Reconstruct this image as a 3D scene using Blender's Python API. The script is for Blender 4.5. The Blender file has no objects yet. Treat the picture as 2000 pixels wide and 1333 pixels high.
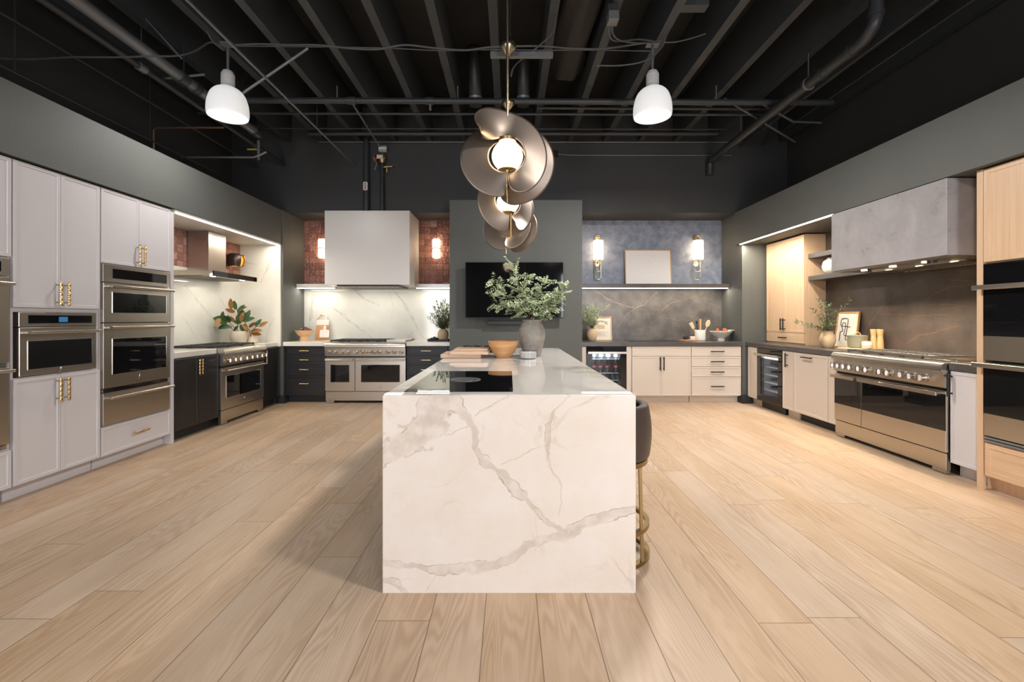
import bpy, bmesh, math, random
from mathutils import Vector, Matrix, Quaternion
random.seed(7)
SC = bpy.context.scene
COL = SC.collection
PI = math.pi
R = math.radians

# ------------------------------------------------------------------ mesh helper
class MB:
    """collects shapes into one mesh"""
    def __init__(self):
        self.bm = bmesh.new()
    def box(self, x0, x1, y0, y1, z0, z1, bev=0.0, seg=1):
        v = [(x0,y0,z0),(x1,y0,z0),(x1,y1,z0),(x0,y1,z0),(x0,y0,z1),(x1,y0,z1),(x1,y1,z1),(x0,y1,z1)]
        return self.poly(v, [(0,3,2,1),(4,5,6,7),(0,1,5,4),(1,2,6,5),(2,3,7,6),(3,0,4,7)], bev=bev, seg=seg)
    def poly(self, verts, faces, smooth=False, bev=0.0, seg=1):
        vs = [self.bm.verts.new(p) for p in verts]
        fs = []
        for f in faces:
            try:
                fc = self.bm.faces.new([vs[i] for i in f]); fc.smooth = smooth; fs.append(fc)
            except ValueError:
                pass
        if bev > 0:
            es = list({e for f in fs for e in f.edges})
            bmesh.ops.bevel(self.bm, geom=es, offset=bev, segments=seg, affect='EDGES', profile=0.6)
        return self
    def prism(self, pts, axis, a, b, smooth=False, bev=0.0):
        """pts: 2D outline; axis 'x','y' or 'z' is the extrusion direction (a..b)"""
        def P(p, t):
            if axis == 'x': return (t, p[0], p[1])
            if axis == 'y': return (p[0], t, p[1])
            return (p[0], p[1], t)
        n = len(pts)
        v = [P(p, a) for p in pts] + [P(p, b) for p in pts]
        f = [tuple(range(n)), tuple(range(2*n-1, n-1, -1))] + [(i, n+i, n+(i+1) % n, (i+1) % n) for i in range(n)]
        return self.poly(v, f, smooth, bev)
    def cyl(self, p0, p1, r0, r1=None, seg=16, caps=True):
        r1 = r0 if r1 is None else r1
        p0, p1 = Vector(p0), Vector(p1)
        d = (p1-p0).normalized()
        a = d.orthogonal().normalized(); b = d.cross(a)
        v = []
        for p, r in ((p0, r0), (p1, r1)):
            for i in range(seg):
                t = 2*PI*i/seg
                v.append(p + a*math.cos(t)*r + b*math.sin(t)*r)
        vs = [self.bm.verts.new(p) for p in v]
        for i in range(seg):
            j = (i+1) % seg
            f = self.bm.faces.new((vs[i], vs[j], vs[seg+j], vs[seg+i])); f.smooth = True
        if caps:
            self.bm.faces.new(vs[:seg][::-1]); self.bm.faces.new(vs[seg:])
        return self
    def tube(self, pts, r, seg=10, caps=True, closed=False):
        pts = [Vector(p) for p in pts]
        n = len(pts)
        rs = r if isinstance(r, (list, tuple)) else [r]*n
        rings = []
        up = None
        for i, p in enumerate(pts):
            if closed:
                d = (pts[(i+1) % n]-pts[i-1]).normalized()
            else:
                d = (pts[min(i+1, n-1)]-pts[max(i-1, 0)]).normalized()
            if up is None:
                a = d.orthogonal().normalized()
            else:
                a = up - d*up.dot(d)
                a = a.normalized() if a.length > 1e-6 else d.orthogonal().normalized()
            up = a
            b = d.cross(a)
            rings.append([self.bm.verts.new(p + a*math.cos(2*PI*k/seg)*rs[i] + b*math.sin(2*PI*k/seg)*rs[i]) for k in range(seg)])
        m = n if closed else n-1
        for i in range(m):
            q0, q1 = rings[i], rings[(i+1) % n]
            for k in range(seg):
                j = (k+1) % seg
                f = self.bm.faces.new((q0[k], q0[j], q1[j], q1[k])); f.smooth = True
        if caps and not closed:
            self.bm.faces.new(rings[0][::-1]); self.bm.faces.new(rings[-1])
        return self
    def lathe(self, prof, c=(0,0,0), seg=32, M=None):
        """prof: list of (r, z)"""
        M = M or Matrix.Identity(4)
        c = Vector(c)
        rings = []
        for r, z in prof:
            if r < 1e-6:
                rings.append([self.bm.verts.new(M @ (c + Vector((0,0,z))))])
            else:
                rings.append([self.bm.verts.new(M @ (c + Vector((r*math.cos(2*PI*k/seg), r*math.sin(2*PI*k/seg), z)))) for k in range(seg)])
        for q0, q1 in zip(rings, rings[1:]):
            for k in range(seg):
                j = (k+1) % seg
                if len(q0) == 1 and len(q1) == 1: continue
                if len(q0) == 1: vv = (q0[0], q1[j], q1[k])
                elif len(q1) == 1: vv = (q0[k], q0[j], q1[0])
                else: vv = (q0[k], q0[j], q1[j], q1[k])
                f = self.bm.faces.new(vv); f.smooth = True
        return self
    def ball(self, c, r, sx=1, sy=1, sz=1, n=12):
        prof = [(r*math.sin(PI*i/n), -r*math.cos(PI*i/n)) for i in range(n+1)]
        M = Matrix.Translation(c) @ Matrix.Diagonal((sx, sy, sz, 1))
        return self.lathe(prof, seg=2*n, M=M)
    def grid(self, fn, nu, nv, smooth=True):
        vs = [[self.bm.verts.new(fn(i/nu, j/nv)) for j in range(nv+1)] for i in range(nu+1)]
        for i in range(nu):
            for j in range(nv):
                f = self.bm.faces.new((vs[i][j], vs[i+1][j], vs[i+1][j+1], vs[i][j+1])); f.smooth = smooth
        return self
    def broadleaf(self, base, d, up, L, W, bend=0.15):
        """an oval leaf with a rounded outline, a midrib fold and a droop"""
        d = Vector(d).normalized(); s = d.cross(Vector(up)); s = s.normalized() if s.length > 1e-5 else d.orthogonal().normalized()
        n = s.cross(d).normalized(); base = Vector(base)
        def f(u, v):
            w = (math.sin(PI*min(1, u**.85)))**.72*.5 if 0 < u < 1 else 0.0
            q = 2*v-1
            return base + d*L*u + s*W*w*q + n*L*(.10*abs(q)*w*2*W/L - bend*u*u)
        return self.grid(f, 10, 4)
    def leaf(self, base, d, up, L, W, bend=0.15):
        d = Vector(d).normalized(); up = Vector(up)
        s = d.cross(up)
        s = s.normalized() if s.length > 1e-5 else d.orthogonal().normalized()
        n = s.cross(d).normalized()
        base = Vector(base)
        def P(t, w, h): return base + d*L*t + s*W*w + n*L*h
        v = [P(0,0,0), P(.3,0,-.02), P(.68,0,-bend*.4), P(1,0,-bend),
             P(.25,.42,.04), P(.62,.46,.02-bend*.3), P(.25,-.42,.04), P(.62,-.46,.02-bend*.3)]
        vs = [self.bm.verts.new(p) for p in v]
        for f in ((0,4,1),(4,5,2,1),(5,3,2),(0,1,6),(6,1,2,7),(7,2,3)):
            fc = self.bm.faces.new([vs[i] for i in f]); fc.smooth = True
        return self
    def build(self, name, mat, parent=None, keep=False, loc=None, rot=None, sharp=35, fixn=True):
        if fixn:
            bmesh.ops.recalc_face_normals(self.bm, faces=self.bm.faces[:])
        me = bpy.data.meshes.new(name)
        o = bpy.data.objects.new(name, me)
        if parent is None and not keep and loc is None:
            xs = [v.co for v in self.bm.verts]
            c = Vector(((min(v.x for v in xs)+max(v.x for v in xs))/2, (min(v.y for v in xs)+max(v.y for v in xs))/2, min(v.z for v in xs)))
            bmesh.ops.translate(self.bm, verts=self.bm.verts[:], vec=-c)
            o.location = c
        self.bm.to_mesh(me); self.bm.free()
        me.set_sharp_from_angle(angle=R(sharp))
        me.materials.append(mat)
        COL.objects.link(o)
        if parent is not None: o.parent = parent
        if loc is not None: o.location = loc
        if rot is not None: o.rotation_euler = rot
        return o

def tag(o, label, cat, group=None, kind=None):
    o['label'] = label
    o['category'] = cat
    if group: o['group'] = group
    if kind: o['kind'] = kind
    return o
def struct(o, label=None):
    o['kind'] = 'structure'
    if label: o['label'] = label
    return o
def thing(name, label, cat, loc=(0,0,0), rz=0.0, group=None):
    o = bpy.data.objects.new(name, None)
    o.empty_display_size = 0.1
    COL.objects.link(o)
    o.location = loc; o.rotation_euler = (0, 0, rz)
    return tag(o, label, cat, group)
def dup(root, loc, rz=None, label=None):
    def cp(o, par):
        c = o.copy(); COL.objects.link(c)
        if par is not None:
            c.parent = par
        for ch in o.children: cp(ch, c)
        return c
    c = cp(root, None)
    c.location = loc
    if rz is not None: c.rotation_euler = (0, 0, rz)
    if label: c['label'] = label
    return c
def spline(pts, n=8):
    """Catmull-Rom through pts"""
    pts = [Vector(p) for p in pts]
    out = []
    for i in range(len(pts)-1):
        p0 = pts[max(i-1, 0)]; p1 = pts[i]; p2 = pts[i+1]; p3 = pts[min(i+2, len(pts)-1)]
        for k in range(n):
            t = k/n
            out.append(0.5*((2*p1) + (p2-p0)*t + (2*p0-5*p1+4*p2-p3)*t*t + (3*p1-p0-3*p2+p3)*t*t*t))
    out.append(pts[-1])
    return out

# ------------------------------------------------------------------ materials
class NT:
    def __init__(self, name):
        self.m = bpy.data.materials.new(name)
        self.m.use_nodes = True
        self.t = self.m.node_tree
        self.b = self.t.nodes['Principled BSDF']
    def n(self, kind, **kw):
        nd = self.t.nodes.new(kind)
        for k, v in kw.items(): setattr(nd, k, v)
        return nd
    def put(self, sock, v):
        if v is None: return
        if hasattr(v, 'is_output'): self.t.links.new(v, sock)
        else:
            try: sock.default_value = v
            except Exception: sock.default_value = (*v, 1.0)
    def math(self, op, a, b=None, c=None, clamp=False):
        nd = self.n('ShaderNodeMath', operation=op); nd.use_clamp = clamp
        self.put(nd.inputs[0], a); self.put(nd.inputs[1], b); self.put(nd.inputs[2], c)
        return nd.outputs[0]
    def vm(self, op, a, b=None, scale=None):
        nd = self.n('ShaderNodeVectorMath', operation=op)
        self.put(nd.inputs[0], a); self.put(nd.inputs[1], b)
        if scale is not None: self.put(nd.inputs['Scale'], scale)
        return nd.outputs['Value'] if op in ('DOT_PRODUCT', 'LENGTH', 'DISTANCE') else nd.outputs[0]
    def noise(self, v, scale=5, detail=3, rough=.5, dist=0.0, col=False):
        nd = self.n('ShaderNodeTexNoise')
        self.put(nd.inputs['Vector'], v); nd.inputs['Scale'].default_value = scale
        nd.inputs['Detail'].default_value = detail; nd.inputs['Roughness'].default_value = rough; nd.inputs['Distortion'].default_value = dist
        return nd.outputs['Color'] if col else nd.outputs['Fac']
    def ramp(self, f, stops):
        nd = self.n('ShaderNodeValToRGB')
        cr = nd.color_ramp
        while len(cr.elements) < len(stops): cr.elements.new(0.5)
        for e, (p, c) in zip(cr.elements, stops):
            e.position = p; e.color = (*c, 1) if len(c) == 3 else c
        self.put(nd.inputs[0], f)
        return nd.outputs[0]
    def mapr(self, v, a, b, c=0.0, d=1.0, smooth=False):
        nd = self.n('ShaderNodeMapRange')
        if smooth: nd.interpolation_type = 'SMOOTHSTEP'
        self.put(nd.inputs[0], v)
        for i, x in enumerate((a, b, c, d)): self.put(nd.inputs[i+1], x)
        return nd.outputs[0]
    def mix(self, f, a, b, mode='MIX'):
        nd = self.n('ShaderNodeMix', data_type='RGBA', blend_type=mode)
        self.put(nd.inputs[0], f); self.put(nd.inputs[6], a if hasattr(a, 'is_output') else (*a, 1)); self.put(nd.inputs[7], b if hasattr(b, 'is_output') else (*b, 1))
        return nd.outputs[2]
    def obj(self): return self.n('ShaderNodeTexCoord').outputs['Object']
    def pos(self): return self.n('ShaderNodeNewGeometry').outputs['Position']
    def map(self, v, scale=(1,1,1), rot=(0,0,0), loc=(0,0,0)):
        nd = self.n('ShaderNodeMapping')
        self.put(nd.inputs[0], v); nd.inputs['Scale'].default_value = scale; nd.inputs['Rotation'].default_value = rot; nd.inputs['Location'].default_value = loc
        return nd.outputs[0]
    def sep(self, v):
        nd = self.n('ShaderNodeSeparateXYZ'); self.put(nd.inputs[0], v); return nd.outputs
    def comb(self, x=0., y=0., z=0.):
        nd = self.n('ShaderNodeCombineXYZ')
        self.put(nd.inputs[0], x); self.put(nd.inputs[1], y); self.put(nd.inputs[2], z); return nd.outputs[0]
    def white(self, v):
        nd = self.n('ShaderNodeTexWhiteNoise'); nd.noise_dimensions = '3D'; self.put(nd.inputs['Vector'], v); return nd.outputs
    def bump(self, h, strength=.3, dist=.01):
        nd = self.n('ShaderNodeBump'); nd.inputs['Strength'].default_value = strength; nd.inputs['Distance'].default_value = dist
        self.put(nd.inputs['Height'], h); self.put(self.b.inputs['Normal'], nd.outputs[0])
    def set(self, col=None, rough=None, metal=None, **kw):
        if col is not None: self.put(self.b.inputs['Base Color'], col if hasattr(col, 'is_output') else (*col, 1))
        self.put(self.b.inputs['Roughness'], rough); self.put(self.b.inputs['Metallic'], metal)
        for k, v in kw.items(): self.put(self.b.inputs[k.replace('_', ' ')], v)
        return self.m
def srgb(r, g, b):
    f = lambda c: ((c/255+.055)/1.055)**2.4 if c > 10.3 else c/255/12.92
    return (f(r), f(g), f(b))
def simple(name, col, rough=.5, metal=0.0, var=.06, bump=0.0, scale=30, **kw):
    """plain finish with a faint procedural mottling"""
    t = NT(name)
    f = t.noise(t.obj(), scale, 3)
    c = t.mix(f, tuple(x*(1-var) for x in col), tuple(min(1, x*(1+var)) for x in col))
    t.set(c, rough, metal, **kw)
    if bump: t.bump(t.noise(t.obj(), scale*4, 3), bump, .002)
    return t.m
def emit(name, col, s, base=(.8,.8,.8)):
    t = NT(name)
    f = t.noise(t.obj(), 3, 1)
    c = t.mix(f, tuple(x*.98 for x in col), col)
    return t.set(base, .4, 0, Emission_Color=c, Emission_Strength=s)

def polyline_field(t, p, lines):
    """distance field to vein polylines in the plane: returns min over segments of dist/width"""
    best = None
    for pts, wid in lines:
        for i in range(len(pts)-1):
            a = Vector((pts[i][0], 0, pts[i][1])); b = Vector((pts[i+1][0], 0, pts[i+1][1]))
            w = (wid[i]+wid[i+1])/2 if isinstance(wid, (list, tuple)) else wid
            ba = b-a
            pa = t.vm('SUBTRACT', p, tuple(a))
            h = t.math('MULTIPLY', t.vm('DOT_PRODUCT', pa, tuple(ba)), 1/max(ba.length_squared, 1e-9), clamp=True)
            d = t.vm('LENGTH', t.vm('SUBTRACT', pa, t.vm('SCALE', tuple(ba), scale=h)))
            d = t.math('MULTIPLY', d, 1/w)
            best = d if best is None else t.math('MINIMUM', best, d)
    return best

def flat_warp(t, amp1=.03, s1=5, amp2=.012, s2=25):
    p = t.obj()
    q = t.vm('MULTIPLY', p, (1, 0, 1))
    w1 = t.vm('SCALE', t.vm('SUBTRACT', t.noise(p, s1, 2, col=True), (.5,.5,.5)), scale=amp1)
    w2 = t.vm('SCALE', t.vm('SUBTRACT', t.noise(p, s2, 3, col=True), (.5,.5,.5)), scale=amp2)
    q = t.vm('ADD', q, t.vm('ADD', w1, w2))
    return p, t.vm('MULTIPLY', q, (1, 0, 1))

def veined(name, base, vein, edge, lines, rough=.12, amp1=.05, amp2=.02, body=.55, cloud=.03, cloudcol=None, fine=None):
    """stone slab (object x,z plane) with veins along given lines"""
    t = NT(name)
    p, q = flat_warp(t, amp1, 4, amp2, 22)
    d = polyline_field(t, q, lines)
    mod = t.noise(p, 9, 4, .6)
    d = t.math('MULTIPLY', d, t.mapr(t.noise(p, 6.5, 3, .6), .32, .68, .55, 2.1))
    body_m = t.math('MULTIPLY', t.mapr(d, 1.0, .55, smooth=True), t.mapr(mod, .3, .75, .35, 1.0))
    e = t.math('SUBTRACT', 1.0, t.math('MULTIPLY', t.math('ABSOLUTE', t.math('SUBTRACT', d, .9)), 7.0), clamp=True)
    e = t.math('MULTIPLY', e, t.mapr(t.noise(p, 7, 3), .42, .6))
    cl = t.noise(p, 3.4, 7, .68)
    body_m = t.math('MULTIPLY', body_m, t.mapr(t.noise(p, 13, 3), .36, .56, .25, 1.0))
    c = t.mix(t.mapr(cl, .38, .64), base, cloudcol or tuple(x*(1-cloud*3) for x in base))
    if fine:
        f = t.noise(q, fine, 4, .55, .6)
        f = t.math('SUBTRACT', 1.0, t.math('MULTIPLY', t.math('ABSOLUTE', t.math('SUBTRACT', f, .5)), 60.0), clamp=True)
        f = t.math('MULTIPLY', f, t.mapr(t.noise(p, 3, 2), .5, .7, 0, .35))
        c = t.mix(f, c, vein)
    c = t.mix(t.math('MULTIPLY', body_m, body), c, vein)
    c = t.mix(t.math('MULTIPLY', e, .7), c, edge)
    return t.set(c, rough, 0)

def marble(name, base, vein, rough=.12, scale=1.2, dense=26.0, strength=.6, rot=(0,0,.5), stretch=(1,1,1), floor_=.0):
    """generic veined stone"""
    t = NT(name)
    p = t.map(t.obj(), stretch, rot)
    w = t.vm('ADD', p, t.vm('SCALE', t.noise(p, 2.5, 4, .6, col=True), scale=.35))
    f = t.noise(w, scale, 3, .5)
    v1 = t.math('SUBTRACT', 1.0, t.math('MULTIPLY', t.math('ABSOLUTE', t.math('SUBTRACT', f, .5)), dense), clamp=True)
    v1 = t.math('MULTIPLY', v1, t.mapr(t.noise(p, 1.7, 2), .42, .62))
    f2 = t.noise(w, scale*2.6, 3, .5)
    v2 = t.math('SUBTRACT', 1.0, t.math('MULTIPLY', t.math('ABSOLUTE', t.math('SUBTRACT', f2, .5)), dense*2.6), clamp=True)
    v2 = t.math('MULTIPLY', v2, t.mapr(t.noise(p, 2.3, 2), .5, .7, 0, .5))
    c = t.mix(t.noise(p, 2, 4), tuple(min(1, x*1.02) for x in base), tuple(x*.92 for x in base))
    c = t.mix(t.math('MULTIPLY', t.math('MAXIMUM', v1, v2), strength), c, vein)
    return t.set(c, rough, 0)

def wood(name, c1, c2, rough=.45, stretch=(30, 30, 1.6), bump=.05, contrast=(.3,.7)):
    """straight-grained timber; the grain runs along the axis with the small stretch"""
    t = NT(name)
    p = t.map(t.obj(), stretch)
    f = t.noise(p, 1.0, 5, .6, .4)
    g = t.noise(t.map(t.obj(), tuple(s*4 for s in stretch)), 1.0, 2)
    h = t.math('ADD', t.math('MULTIPLY', f, .75), t.math('MULTIPLY', g, .25))
    c = t.mix(t.mapr(h, *contrast), c1, c2)
    t.set(c, rough, 0)
    if bump: t.bump(h, bump, .003)
    return t.m

M = {}
def floor_mat():
    t = NT('oak_plank_floor')
    p = t.pos()
    s = t.sep(p)
    W, L = .228, 1.82
    xr = t.math('DIVIDE', t.math('ADD', s[0], 20*W+.106), W)
    row = t.math('FLOOR', xr)
    rv = t.white(t.comb(row, 3.3, 0))[0]
    yr = t.math('DIVIDE', t.math('ADD', s[1], t.math('MULTIPLY_ADD', rv, L, 20.0)), L)
    idy = t.math('FLOOR', yr)
    idc = t.white(t.comb(row, idy, 1.7))
    r1 = idc[0]
    r3 = t.sep(idc[1])
    # distance to plank edges in metres
    fx = t.math('SUBTRACT', xr, row); fy = t.math('SUBTRACT', yr, idy)
    dx = t.math('MULTIPLY', t.math('MINIMUM', fx, t.math('SUBTRACT', 1.0, fx)), W)
    dy = t.math('MULTIPLY', t.math('MINIMUM', fy, t.math('SUBTRACT', 1.0, fy)), L)
    seam = t.math('MAXIMUM', t.mapr(dx, .0010, .0030, 1, 0), t.mapr(dy, .0010, .0026, 1, 0))
    # cathedral grain: rings around a stretched centre line
    off = t.comb(t.math('MULTIPLY', r3[0], 30.0), t.math('MULTIPLY', r3[1], 30.0), t.math('MULTIPLY', r3[2], 30.0))
    q = t.vm('ADD', t.vm('MULTIPLY', p, (1, 1, 0)), off)
    base = t.noise(t.map(q, (5, .55, 1)), 1.0, 2, .45, .3)
    rings = t.math('SINE', t.math('MULTIPLY', base, 150.0))
    rings = t.math('MULTIPLY_ADD', rings, .5, .5)
    fine = t.noise(t.map(q, (140, 4, 1)), 1.0, 3, .6)
    broad = t.noise(t.map(q, (7, .8, 1)), 1.0, 3, .55, .5)
    knot = t.noise(t.map(q, (3, 1.5, 1)), 1.0, 1)
    c = t.mix(t.mapr(broad, .3, .7), srgb(204, 178, 152), srgb(188, 160, 132))
    c = t.mix(t.math('MULTIPLY', rings, t.mapr(knot, .40, .60, .10, .55)), c, srgb(166, 136, 108))
    c = t.mix(t.mapr(fine, .5, .75, 0, .3), c, srgb(168, 139, 112))
    tone = t.mapr(r1, 0, 1, .955, 1.045)
    hsv = t.n('ShaderNodeHueSaturation'); t.put(hsv.inputs['Value'], tone); t.put(hsv.inputs['Color'], c)
    t.put(hsv.inputs['Saturation'], t.mapr(r3[1], 0, 1, .92, 1.1))
    c = t.mix(t.math('MULTIPLY', seam, .75), hsv.outputs[0], srgb(98, 78, 58))
    t.set(c, t.mapr(fine, .3, .7, .36, .5), 0)
    t.b.inputs['Specular IOR Level'].default_value = .35
    t.bump(t.math('SUBTRACT', t.math('MULTIPLY', fine, .25), seam), .25, .002)
    return t.m
def paint_mat(name, col, bump=.35, rough=.6):
    t = NT(name)
    p = t.pos()
    f = t.noise(p, 2.0, 3)
    t.set(t.mix(f, tuple(x*.9 for x in col), tuple(x*1.1 for x in col)), rough, 0)
    h = t.noise(p, 70, 3, .6)
    t.bump(h, bump, .006)
    return t.m
def zellige_mat():
    t = NT('red_glazed_tile')
    p = t.obj(); s = t.sep(p)
    T = .1
    xr = t.math('DIVIDE', t.math('ADD', s[0], 50*T), T); zr = t.math('DIVIDE', t.math('ADD', s[2], .03), T)
    fx = t.math('FLOOR', xr); fz = t.math('FLOOR', zr)
    w = t.white(t.comb(fx, fz, 0))
    r = t.sep(w[1])
    ux = t.math('SUBTRACT', t.math('SUBTRACT', xr, fx), .5); uz = t.math('SUBTRACT', t.math('SUBTRACT', zr, fz), .5)
    e = t.math('MAXIMUM', t.math('ABSOLUTE', ux), t.math('ABSOLUTE', uz))
    grout = t.mapr(e, .475, .495)
    tone = t.ramp(w[0], [(0, srgb(122, 84, 74)), (.35, srgb(146, 100, 88)), (.7, srgb(164, 116, 102)), (1, srgb(184, 140, 124))])
    tone = t.mix(t.mapr(t.noise(p, 14, 3), .35, .7, 0, .45), tone, srgb(132, 82, 72))
    c = t.mix(t.math('MULTIPLY', grout, .4), tone, srgb(104, 68, 58))
    t.set(c, .1, 0)
    tilt = t.math('ADD', t.math('MULTIPLY', ux, t.mapr(r[0], 0, 1, -1, 1)), t.math('MULTIPLY', uz, t.mapr(r[1], 0, 1, -1, 1)))
    h = t.math('ADD', t.math('MULTIPLY', tilt, .8), t.math('MULTIPLY', t.noise(p, 32, 2), 1.3))
    h = t.math('SUBTRACT', h, t.math('MULTIPLY', grout, .5))
    t.bump(h, 1.0, .016)
    return t.m
def plaster_mat(name, c1, c2, c3, rough=.45, scale=5):
    t = NT(name)
    p = t.obj()
    w = t.vm('ADD', p, t.vm('SCALE', t.noise(p, 4, 3, col=True), scale=.22))
    f = t.noise(w, scale, 6, .66, .25)
    c = t.ramp(f, [(.28, c1), (.5, c2), (.72, c3)])
    t.set(c, t.mapr(f, .3, .7, rough-.08, rough+.1), 0)
    t.bump(f, .08, .004)
    return t.m
def steel_mat(name, col=(.54,.49,.425), rough=.29, axis=(1,1,30)):
    t = NT(name)
    f = t.noise(t.map(t.obj(), tuple(8*a for a in axis)), 1.0, 2)
    t.set(t.mix(f, tuple(x*.985 for x in col), tuple(x*1.015 for x in col)), t.mapr(f, .3, .7, rough-.01, rough+.015), 1.0)
    return t.m
def glass_mat(name, tint=(.9,.92,.95), alpha=.14):
    """clear thin pane: mostly lets light through, with a mirror sheen at grazing angles"""
    t = NT(name)
    tr = t.n('ShaderNodeBsdfTransparent'); tr.inputs[0].default_value = (*tint, 1)
    gl = t.n('ShaderNodeBsdfGlossy'); gl.inputs['Roughness'].default_value = .02
    fr = t.n('ShaderNodeLayerWeight'); fr.inputs[0].default_value = .5
    f = t.math('MULTIPLY_ADD', t.math('POWER', fr.outputs['Facing'], 4.0), .55, t.math('MULTIPLY', t.noise(t.obj(), 2, 1), alpha*.4), clamp=True)
    mx = t.n('ShaderNodeMixShader')
    t.put(mx.inputs[0], f); t.t.links.new(tr.outputs[0], mx.inputs[1]); t.t.links.new(gl.outputs[0], mx.inputs[2])
    out = t.t.nodes['Material Output']; t.t.links.new(mx.outputs[0], out.inputs[0])
    return t.m

M['floor'] = floor_mat()
M['charcoal'] = paint_mat('charcoal_wall_paint', (.110, .115, .106))
M['black_paint'] = paint_mat('black_ceiling_paint', (.020, .020, .020), .2, .6)
M['beam'] = paint_mat('black_beam_paint', (.048, .054, .060), .2, .5)
M['upper'] = paint_mat('dark_upper_wall_paint', (.048, .048, .047), .2, .6)
M['tile'] = zellige_mat()
M['blue_plaster'] = plaster_mat('blue_grey_plaster', srgb(106, 114, 134), srgb(134, 141, 157), srgb(160, 164, 174), .4, 8)
M['grey_plaster'] = plaster_mat('grey_lime_plaster', srgb(148, 144, 145), srgb(162, 158, 159), srgb(176, 172, 173), .32, 4)
M['white_cab'] = simple('cool_white_lacquer', srgb(214, 210, 212), .38, var=.01)
M['greige'] = simple('greige_lacquer', srgb(214, 201, 188), .4, var=.012)
M['dark_oak'] = wood('black_stained_oak', srgb(38, 36, 38), srgb(22, 21, 23), .42, (36, 36, 1.2), .12)
M['dark_oak_h'] = wood('black_stained_oak_across', srgb(40, 38, 40), srgb(22, 21, 23), .42, (1.2, 36, 40), .12)
M['oak'] = wood('pale_rift_oak', srgb(229, 197, 163), srgb(211, 175, 139), .42, (46, 46, 1.0), .04)
M['oak_h'] = wood('pale_oak_across', srgb(229, 197, 163), srgb(205, 168, 131), .42, (1.6, 20, 34), .04)
M['steel'] = steel_mat('brushed_stainless_steel')
M['steel_v'] = steel_mat('brushed_stainless_steel_sides', (.50,.47,.43), .3, (60, 60, 1))
M['chrome'] = simple('polished_chrome', (.82,.80,.77), .08, 1.0, var=.02)
M['black_glass'] = simple('black_oven_glass', (.006,.006,.007), .03, 0, var=.05, Specular_IOR_Level=.6)
M['screen'] = simple('dark_tv_screen', (.004,.004,.005), .05, 0, var=.05, Specular_IOR_Level=.5)
M['gold'] = simple('brushed_brass', (.72,.50,.24), .24, 1.0, var=.05)
M['pale_gold'] = simple('pale_champagne_brass', (.78,.64,.42), .25, 1.0, var=.04)
M['bronze'] = simple('satin_bronze_sheet', (.25,.203,.168), .43, .92, var=.03)
M['old_brass'] = simple('aged_brass', (.36,.25,.12), .32, 1.0, var=.08)
M['dark_bronze'] = simple('dark_bronze', (.07,.052,.042), .34, .7, var=.1)
M['black_metal'] = simple('matt_black_metal', (.022,.021,.02), .42, .3, var=.1)
M['iron'] = simple('cast_iron', (.028,.028,.032), .55, .2, var=.15, bump=.2)
M['grey_iron'] = simple('worn_grey_cast_iron', (.13,.115,.10), .5, .4, var=.15, bump=.2)
M['pipe'] = simple('black_painted_pipe', (.052,.056,.060), .42, .2, var=.12)
M['grey_pipe'] = simple('grey_galvanised_steel', (.22,.23,.24), .42, .4, var=.1)
M['copper'] = simple('dull_copper', (.28,.16,.10), .45, .8, var=.12)
M['cable'] = simple('dark_cable_sheath', (.085,.088,.09), .55, 0, var=.1)
M['white_plastic'] = simple('white_enamel', (.72,.72,.70), .4, 0, var=.03)
M['white_hood'] = simple('white_hood_lacquer', srgb(226, 222, 218), .3, 0, var=.012)
M['ceramic_white'] = simple('matt_white_ceramic', srgb(228, 222, 212), .5, 0, var=.05, bump=.1)
M['cream_pot'] = simple('cream_ribbed_pot', srgb(222, 208, 184), .6, 0, var=.06, bump=.15)
M['clay'] = simple('tan_terracotta', srgb(214, 186, 150), .65, 0, var=.08, bump=.2)
M['clay_bowl'] = simple('peach_clay', srgb(224, 182, 140), .55, 0, var=.06, bump=.1)
M['stone_vase'] = plaster_mat('weathered_grey_stoneware', srgb(122, 114, 107), srgb(150, 143, 136), srgb(172, 166, 158), .75, 9)
M['wood_bowl'] = wood('turned_acacia_wood', srgb(232, 186, 134), srgb(190, 132, 82), .35, (4, 4, 26), .02)
M['board_wood'] = wood('honey_cutting_board', srgb(214, 160, 108), srgb(184, 128, 80), .45, (40, 40, 1.5), .02)
M['light_board'] = wood('pale_beech_board', srgb(232, 202, 176), srgb(214, 178, 148), .45, (2, 30, 30), .02)
M['mill_wood'] = wood('golden_beech_mill', srgb(228, 184, 132), srgb(208, 158, 104), .35, (30, 30, 2), .0)
M['spoon_wood'] = simple('bare_spoon_wood', srgb(228, 200, 164), .5, 0, var=.06)
M['marble_white'] = marble('white_marble_slab', srgb(226, 223, 214), srgb(150, 138, 122), .1, 1.0, 22, .55, (.3, .5, .6))
M['counter_white'] = simple('white_quartz', srgb(228, 224, 214), .12, 0, var=.02, scale=8)
M['dark_stone'] = marble('dark_stone_counter', srgb(84, 80, 78), srgb(60, 54, 50), .3, 2.2, 14, .5, (0, 0, .4))
M['leaf_grey'] = simple('dusty_sage_leaf', srgb(164, 178, 138), .55, 0, var=.25, scale=12)
M['leaf_olive'] = simple('olive_leaf', srgb(92, 108, 72), .5, 0, var=.35, scale=14)
M['leaf_green'] = simple('magnolia_leaf_top', srgb(52, 86, 44), .35, 0, var=.25, scale=10)
M['leaf_rust'] = simple('magnolia_leaf_underside', srgb(146, 100, 44), .55, 0, var=.2, scale=10)
M['twig'] = simple('brown_twig', srgb(104, 76, 60), .7, 0, var=.2)
M['leather'] = simple('dark_brown_leather', srgb(72, 62, 56), .42, 0, var=.14, bump=.25, scale=24)
M['fruit_red'] = simple('dark_red_skin', srgb(112, 62, 52), .4, 0, var=.3)
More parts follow.
